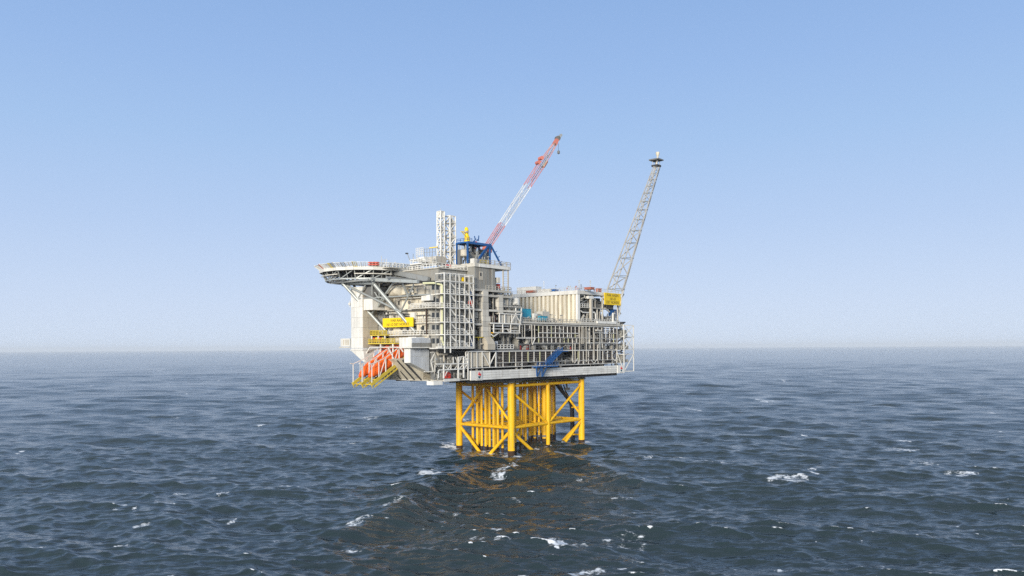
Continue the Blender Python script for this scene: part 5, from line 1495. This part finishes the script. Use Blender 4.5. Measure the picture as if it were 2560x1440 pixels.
build(MB().lathe([(0, .95), (1.4, .7), (1.7, .85), (1.9, .6), (p1.z - p0.z - .6, .42), (p1.z - p0.z - .4, .58), (p1.z - p0.z + .3, .5), (p1.z - p0.z + .6, .2)], tuple(p0), tuple(p1 - p0), 12), 'post', SIGN, ym, smooth=True)
build(MB().bar(pU(1164, 580, 2.6), pU(1152, 579, 2.6), .2), 'jib', SIGN, ym)
build(MB().bar(pU(1165, 592, 2.6), pU(1155, 580, 2.6), .18), 'jib_strut', SIGN, ym)
build(bx(2.2, 3.4, p1.y - .8, p1.y + .2, p0.z + 2.8, p0.z + 3.3), 'collar', BEIGE, ym)

# pedestal crane with red and white boom
cr_ = thing('pedestal_crane', 'pedestal crane with a long red and white lattice boom raised to the right', 'crane', (5, -11, 53.3))
F0 = Vector(pU(1206, 636, 4))
ax_, _, cz_ = ray(1387, 360); Yt = 236.0
wx, wy = ax_ * Yt, Yt
du_, dv_ = (wx - OX) * UX + (wy - OY) * UY, (wx - OX) * VX + (wy - OY) * VY
F1 = Vector((du_, dv_, CAM_H + cz_ * Yt))
d = (F1 - F0).normalized(); s = d.cross(Vector((0, 0, 1))).normalized(); n_ = s.cross(d)
build(MB().tube((F0.x, F0.y - .5, 53.3), (F0.x, F0.y - .5, F0.z - 1.2), 1.6, 16), 'pedestal', PALE, cr_, smooth=True)
build(bx(F0.x - 2, F0.x + 2, F0.y - 3.6, F0.y + 1.4, F0.z - 1.2, F0.z + .4), 'slew_deck', MID, cr_)
build(bx(F0.x - 2.4, F0.x - .6, F0.y - .6, F0.y + 1.4, F0.z + .4, F0.z + 2.6), 'cab', BOOMRED, cr_)
build(bx(F0.x - 2.46, F0.x - 2.4, F0.y - .3, F0.y + 1.1, F0.z + 1.2, F0.z + 2.3), 'cab_window', GLASS, cr_)
NB = 20
def bm(t): return BOOMRED if (t < .16 or t > .74) else WHITE
L_ = (F1 - F0).length
Bm = F0 + d * (L_ * .78)
lattice(cr_, F0, Bm, (s * .8, n_ * .72), (s * 1.0, n_ * .86), 9, .10, .038, lambda t: BOOMRED if t < .32 else (WHITE if t < .86 else BOOMRED), lambda t: BOOMRED if t < .32 else (WHITE if t < .86 else BOOMRED))
lattice(cr_, Bm, F1, (s * 1.0, n_ * .86), (s * .55, n_ * .45), 4, .10, .05, BOOMRED, PALE)
# sheave head, upper sheaves, hook block and the central ladder
build(MB().hull8([F1 - s * .7 - n_ * .6, F1 + s * .7 - n_ * .6, F1 + s * .7 + n_ * .6, F1 - s * .7 + n_ * .6], [F1 + d * 2.2 - s * .5 - n_ * .2, F1 + d * 2.2 + s * .5 - n_ * .2, F1 + d * 2.2 + s * .5 + n_ * .7, F1 + d * 2.2 - s * .5 + n_ * .7]), 'boom_head', BOOMRED, cr_)
for k in (-1, 0, 1):
    c = F1 + d * 2.0 + s * .45 * k + n_ * .2
    build(MB().tube(c - s * .1, c + s * .1, .75, 14), 'sheave', MID, cr_)
c = F1 + d * 2.9 + Vector((0, 0, -.1)); build(MB().bar(c - d * .6, c + d * 1.0, 1.1, .6), 'head_platform', STEEL, cr_)
for t_s in (.80, .84):
    c = F0 + d * (L_ * t_s) + n_ * 1.2
    build(MB().tube(c - s * .9, c + s * .9, .55, 12), 'sheave_drum', BOOMRED, cr_)
c = F0 + d * (L_ * .80) - n_ * .9
build(MB().bar(c, c + d * 2.2, 1.2, .7), 'boom_winch', BEIGE, cr_)
build(MB().bar(F0 + d * 1, F0 + d * (L_ * .25), .24, .15), 'boom_walkway', BOOMRED, cr_)
build(MB().bar(F0 + d * (L_ * .25), F0 + d * (L_ * .66), .12, .08), 'boom_walkway', WHITE, cr_)
build(MB().bar(F0 + d * (L_ * .66), F0 + d * (L_ * .9), .2, .12), 'boom_walkway', BOOMRED, cr_)
hk = F1 + d * 1.0 - n_ * .9
build(MB().tube(hk, hk - Vector((0, 0, 2.2)), .05, 5), 'hoist_rope', DARK, cr_)
build(MB().lathe([(0, .15), (.2, .4), (.9, .4), (1.1, .15)], tuple(hk - Vector((0, 0, 3.2))), (0, 0, 1), 8), 'hook_block', MID, cr_)
af = F0 + Vector((1.5, -3.2, 6.2))
for q in (F0 + Vector((-1.2, -1.5, .4)), F0 + Vector((1.2, -1.5, .4)), F0 + Vector((0, -3.2, .4))): build(MB().bar(q, F0 + Vector((0, -2.6, 3.4)), .3), 'a_frame', BOOMRED, cr_)

# flare boom
FLARE = paint('weathered_steel', (0.40, 0.375, 0.325), rough=0.55, streak=.4)
fl = thing('flare_boom', 'slender three sided lattice flare boom leaning out to the right with a tip platform', 'flare boom', (0, 51, 47))
def pW(px, py, Y):
    a, b, c = ray(px, py); X = a * Y
    return Vector(((X - OX) * UX + (Y - OY) * UY, (X - OX) * VX + (Y - OY) * VY, CAM_H + c * Y))
top = [pW(1634, 417, 285), pW(1648, 418, 285), pW(1652, 414, 288)]
base = [pW(1516, 728, 266), pW(1550, 735, 260), pW(1554, 792, 270)]
b_r = pW(1561, 722, 270)
third0 = b_r + (b_r - top[2]) * .20
base = [pW(1519, 722, 266), pW(1556, 728, 261), b_r]
ts = [0, .10, .24, .36, .46, .55, .63, .70, .77, .83, .885, .94, 1]
cA = base[0]; 
def lg(i, t): return base[i].lerp(top[i], t)
for a, b in zip(ts, ts[1:]):
    for i, r in ((0, .23), (1, .2), (2, .13)): build(MB().tube(lg(i, a), lg(i, b), r * (1.1 - .35 * a), 7), 'chord', FLARE, fl)
for k, t in enumerate(ts):
    for i in range(3):
        j = (i + 1) % 3
        build(MB().tube(lg(i, t), lg(j, t), .12, 5), 'cross_bar', STEEL, fl)
        if k < len(ts) - 1:
            p, q = (lg(i, t), lg(j, ts[k + 1])) if (k + i) % 2 else (lg(j, t), lg(i, ts[k + 1]))
            build(MB().tube(p, q, .11 if k > 3 else .16, 5), 'diagonal', FLARE, fl)
ctr = lambda t: (lg(0, t) * .55 + lg(1, t) * .3 + lg(2, t) * .15)
build(MB().tube(ctr(0), ctr(1), .2, 7), 'flare_pipe', FLARE, fl)
build(MB().tube(lg(0, 0).lerp(lg(1, 0), .2) + Vector((0, 0, -1)), lg(0, 1).lerp(lg(1, 1), .25), .13, 6), 'pilot_pipe', PALE, fl)
for t in (.46, .70):
    c = ctr(t); build(bx(c.x - .9, c.x + .9, c.y - .9, c.y + .9, c.z - .1, c.z + .1), 'rest_platform', STEEL, fl)
build(MB().tube(b_r, third0, .22, 7), 'raker', WHITE, fl)
build(MB().tube(lg(1, 0), pW(1549, 790, 266), .18, 6), 'raker', WHITE, fl)
build(MB().tube(lg(0, .0), pW(1516, 745, 264), .2, 6), 'raker', PALE, fl)
tc = pW(1641, 415, 286)
def plate(z, w, h=.35, mat=MID): build(bx(tc.x - w, tc.x + w, tc.y - w, tc.y + w, z, z + h), 'tip_platform', mat, fl)
plate(tc.z - .3, 1.3, .6, DARK); plate(tc.z + 1.9, 1.95, .45, MID)
for a in (-1, 1):
    for b in (-1, 1): build(MB().bar((tc.x + a * .9, tc.y + b * .9, tc.z), (tc.x + a * .9, tc.y + b * .9, tc.z + 1.9), .16), 'tip_post', PALE, fl)
ft = pW(1644.5, 391, 286)
build(MB().tube((tc.x, tc.y, tc.z), (ft.x, ft.y, ft.z), .34, 10), 'flare_pipe', PALE, fl)
build(MB().lathe([(0, .35), (.3, .5), (1.0, .72), (1.5, .7), (1.6, .3)], tuple(ft), (0, 0, 1), 12), 'flare_tip', CREAM, fl, smooth=True)

# white lattice frame at the right end of the deck
ef = thing('end_frame', 'white lattice frame standing at the far right end of the deck', 'frame', (0, 58, 22.4))
va, vb = vU(1560), vU(1584)
zb5, zt5 = zU(1575, 928), zU(1575, 813)
for u in (-4, 1):
    for v in (va, vb): build(MB().bar((u, v, zb5), (u, v, zt5), .26), 'post', WHITE, ef)
lev = [zt5, zU(1575, 841), zU(1575, 874), zU(1575, 886), zb5]
for z in lev:
    for u in (-4, 1): build(MB().bar((u, va, z), (u, vb, z), .2), 'beam', WHITE, ef)
    for v in (va, vb): build(MB().bar((-4, v, z), (1, v, z), .2), 'beam', WHITE, ef)
for a, b in zip(lev, lev[1:]):
    if a - b < 2: continue
    build(MB().bar((-4, va, b), (-4, vb, a), .22), 'brace', WHITE, ef)
    if a > 30: build(MB().bar((-4, va, a), (-4, vb, b), .18), 'brace', WHITE, ef)
    build(MB().bar((1, va, a), (1, vb, b), .18), 'brace', WHITE, ef)
build(MB().bar(pU(1560, 928), pU(1540, 872), .22), 'tie', WHITE, ef)
m = MB()
for k in range(60):
    v = R.uniform(va - 1, vb - 1); z = R.uniform(25, 37); m.tube((R.uniform(-3, 3), v, z), (R.uniform(-3, 3), v + R.uniform(-2, 2), z + R.uniform(-2, 2)), R.uniform(.07, .2), 6)
build(m, 'small_piping', MID, ef, stuff=True)
for z in (25.2, 29.5, 33.6):
    build(bx(-3.6, .8, va - 1, vb - .6, z, z + .2), 'grating', STEEL, ef)
m = MB()
for k in range(26):
    v = R.uniform(va - 1.5, vb - .8); z = R.choice((25.4, 29.7, 33.8)); m.box(R.uniform(-3, -1), R.uniform(-.8, .6), v, v + R.uniform(.3, .9), z, z + R.uniform(.6, 2.6))
build(m, 'small_equipment', GREY, ef, stuff=True)
bp = thing('flare_nozzle', 'dark blue pipe ends sticking out at the right end of the roof deck', 'pipes', (0, V1, 38))
for k in range(3): build(MB().tube(pU(1546, 806 + k * 2.2, 0), pU(1563 - k * 3, 806 + k * 2.2, 0), .24, 8), 'pipe_end', DARK, bp)

# fine conduits, lamps and small boxes on the open faces
def clutter(par, u0, u1, x0, x1, zs, n, mats, hmax=2.6):
    ms = [MB() for _ in mats]
    for k in range(n):
        v = vU(R.uniform(x0, x1)); z = R.choice(zs); u = R.uniform(u0, u1); m = ms[k % len(ms)]
        t = R.random()
        if t < .45: m.bar((u, v, z), (u, v, z + R.uniform(.8, hmax)), R.uniform(.07, .16))
        elif t < .7: m.bar((u, v, z + R.uniform(.3, hmax)), (u, v + R.uniform(.8, 3.2), z + R.uniform(.3, hmax)), R.uniform(.07, .14))
        elif t < .88: q = z + R.uniform(0, hmax - .5); m.box(u, u + .3, v, v + R.uniform(.2, .7), q, q + R.uniform(.2, .6))
        else:
            m.bar((u, v, z), (u, v, z + 2.2), .08); m.box(u - .25, u + .1, v - .2, v + .2, z + 2.2, z + 2.45)
    for m, mt in zip(ms, mats): build(m, 'small_fitting', mt, par, stuff=True)
clutter(md, -4.0, -3.3, 1300, 1540, (29.9, 31.8, 33.4, 35.0), 90, (STEEL, MID, PALE, DARK), 1.8)
clutter(md, -3.95, -3.4, 1245, 1540, (25.3, 26.3, 22.7), 80, (STEEL, MID, GREY, DARK), 1.9)
clutter(md, -4.0, -1, 1300, 1445, (38.0,), 50, (STEEL, PALE, MID), 1.6)
clutter(mt if False else bpy.data.objects['utility_tower'], -3.9, -2.5, 1188, 1298, (30.1, 33.4, 36.95, 40.85, 44.8), 150, (STEEL, MID, BEIGE, DARK), 2.8)
clutter(bpy.data.objects['utility_tower'], -4, 6, 1190, 1274, (53.3,), 34, (STEEL, PALE, MID), 1.6)
clutter(rm, -3.8, -2, 1454, 1545, (38.4, 43.2), 60, (STEEL, PALE, MID, DARK), 3.2)
clutter(rm, -3.5, 12, 1452, 1540, (48.3,), 34, (PALE, RUST, STEEL), 1.3)
clutter(eb, -3.9, -1, 1090, 1174, (22.2, 25.5), 60, (STEEL, PALE, MID), 2.4)
def clutter_V(par, v0, x0, x1, ys, n, mats):
    ms = [MB() for _ in mats]
    for k in range(n):
        u, z = onV(R.uniform(x0, x1), R.choice(ys) - R.uniform(1, 24), v0); m = ms[k % len(ms)]
        t = R.random()
        if t < .4: m.bar((u, v0, z), (u, v0, z + R.uniform(.5, 1.8)), R.uniform(.06, .14))
        elif t < .7: m.bar((u, v0, z), (u + R.uniform(.6, 3), v0, z), R.uniform(.06, .13))
        else: m.box(u, u + R.uniform(.2, .7), v0 - .25, v0, z, z + R.uniform(.2, .7))
    for m, mtt in zip(ms, mats): build(m, 'wall_fitting', mtt, par, stuff=True)
clutter_V(lq, -32.15, 950, 1075, (742, 776, 805, 835, 862), 90, (MID, BEIGE, WHITE, STEEL))
clutter_V(lq, -27, 1030, 1092, (668,), 26, (WHITE, STEEL, PALE))

# ------------------------------------------------------------------ sea haze
def make_haze():
    me = bpy.data.meshes.new('haze')
    h, z0, z1 = 33000.0, -12.0, 104.0
    vs = [(x, y, z) for z in (z0, z1) for y in (-h, h) for x in (-h, h)]
    me.from_pydata(vs, [], [(0, 2, 3, 1), (4, 5, 7, 6), (0, 1, 5, 4), (2, 6, 7, 3), (0, 4, 6, 2), (1, 3, 7, 5)])
    o = bpy.data.objects.new('haze', me)
    COL.objects.link(o)
    o['kind'] = 'stuff'
    o['label'] = 'thin pale sea haze fading the horizon'
    m = bpy.data.materials.new('sea_haze')
    m.use_nodes = True
    t = m.node_tree
    t.nodes.remove(t.nodes['Principled BSDF'])
    pv = t.nodes.new('ShaderNodeVolumePrincipled')
    pv.inputs['Color'].default_value = (0.95, 0.98, 1.0, 1)
    pv.inputs['Density'].default_value = 0.00007
    pv.inputs['Anisotropy'].default_value = 0.0
    t.links.new(pv.outputs[0], t.nodes['Material Output'].inputs['Volume'])
    me.materials.append(m)
    return o
haze = make_haze()
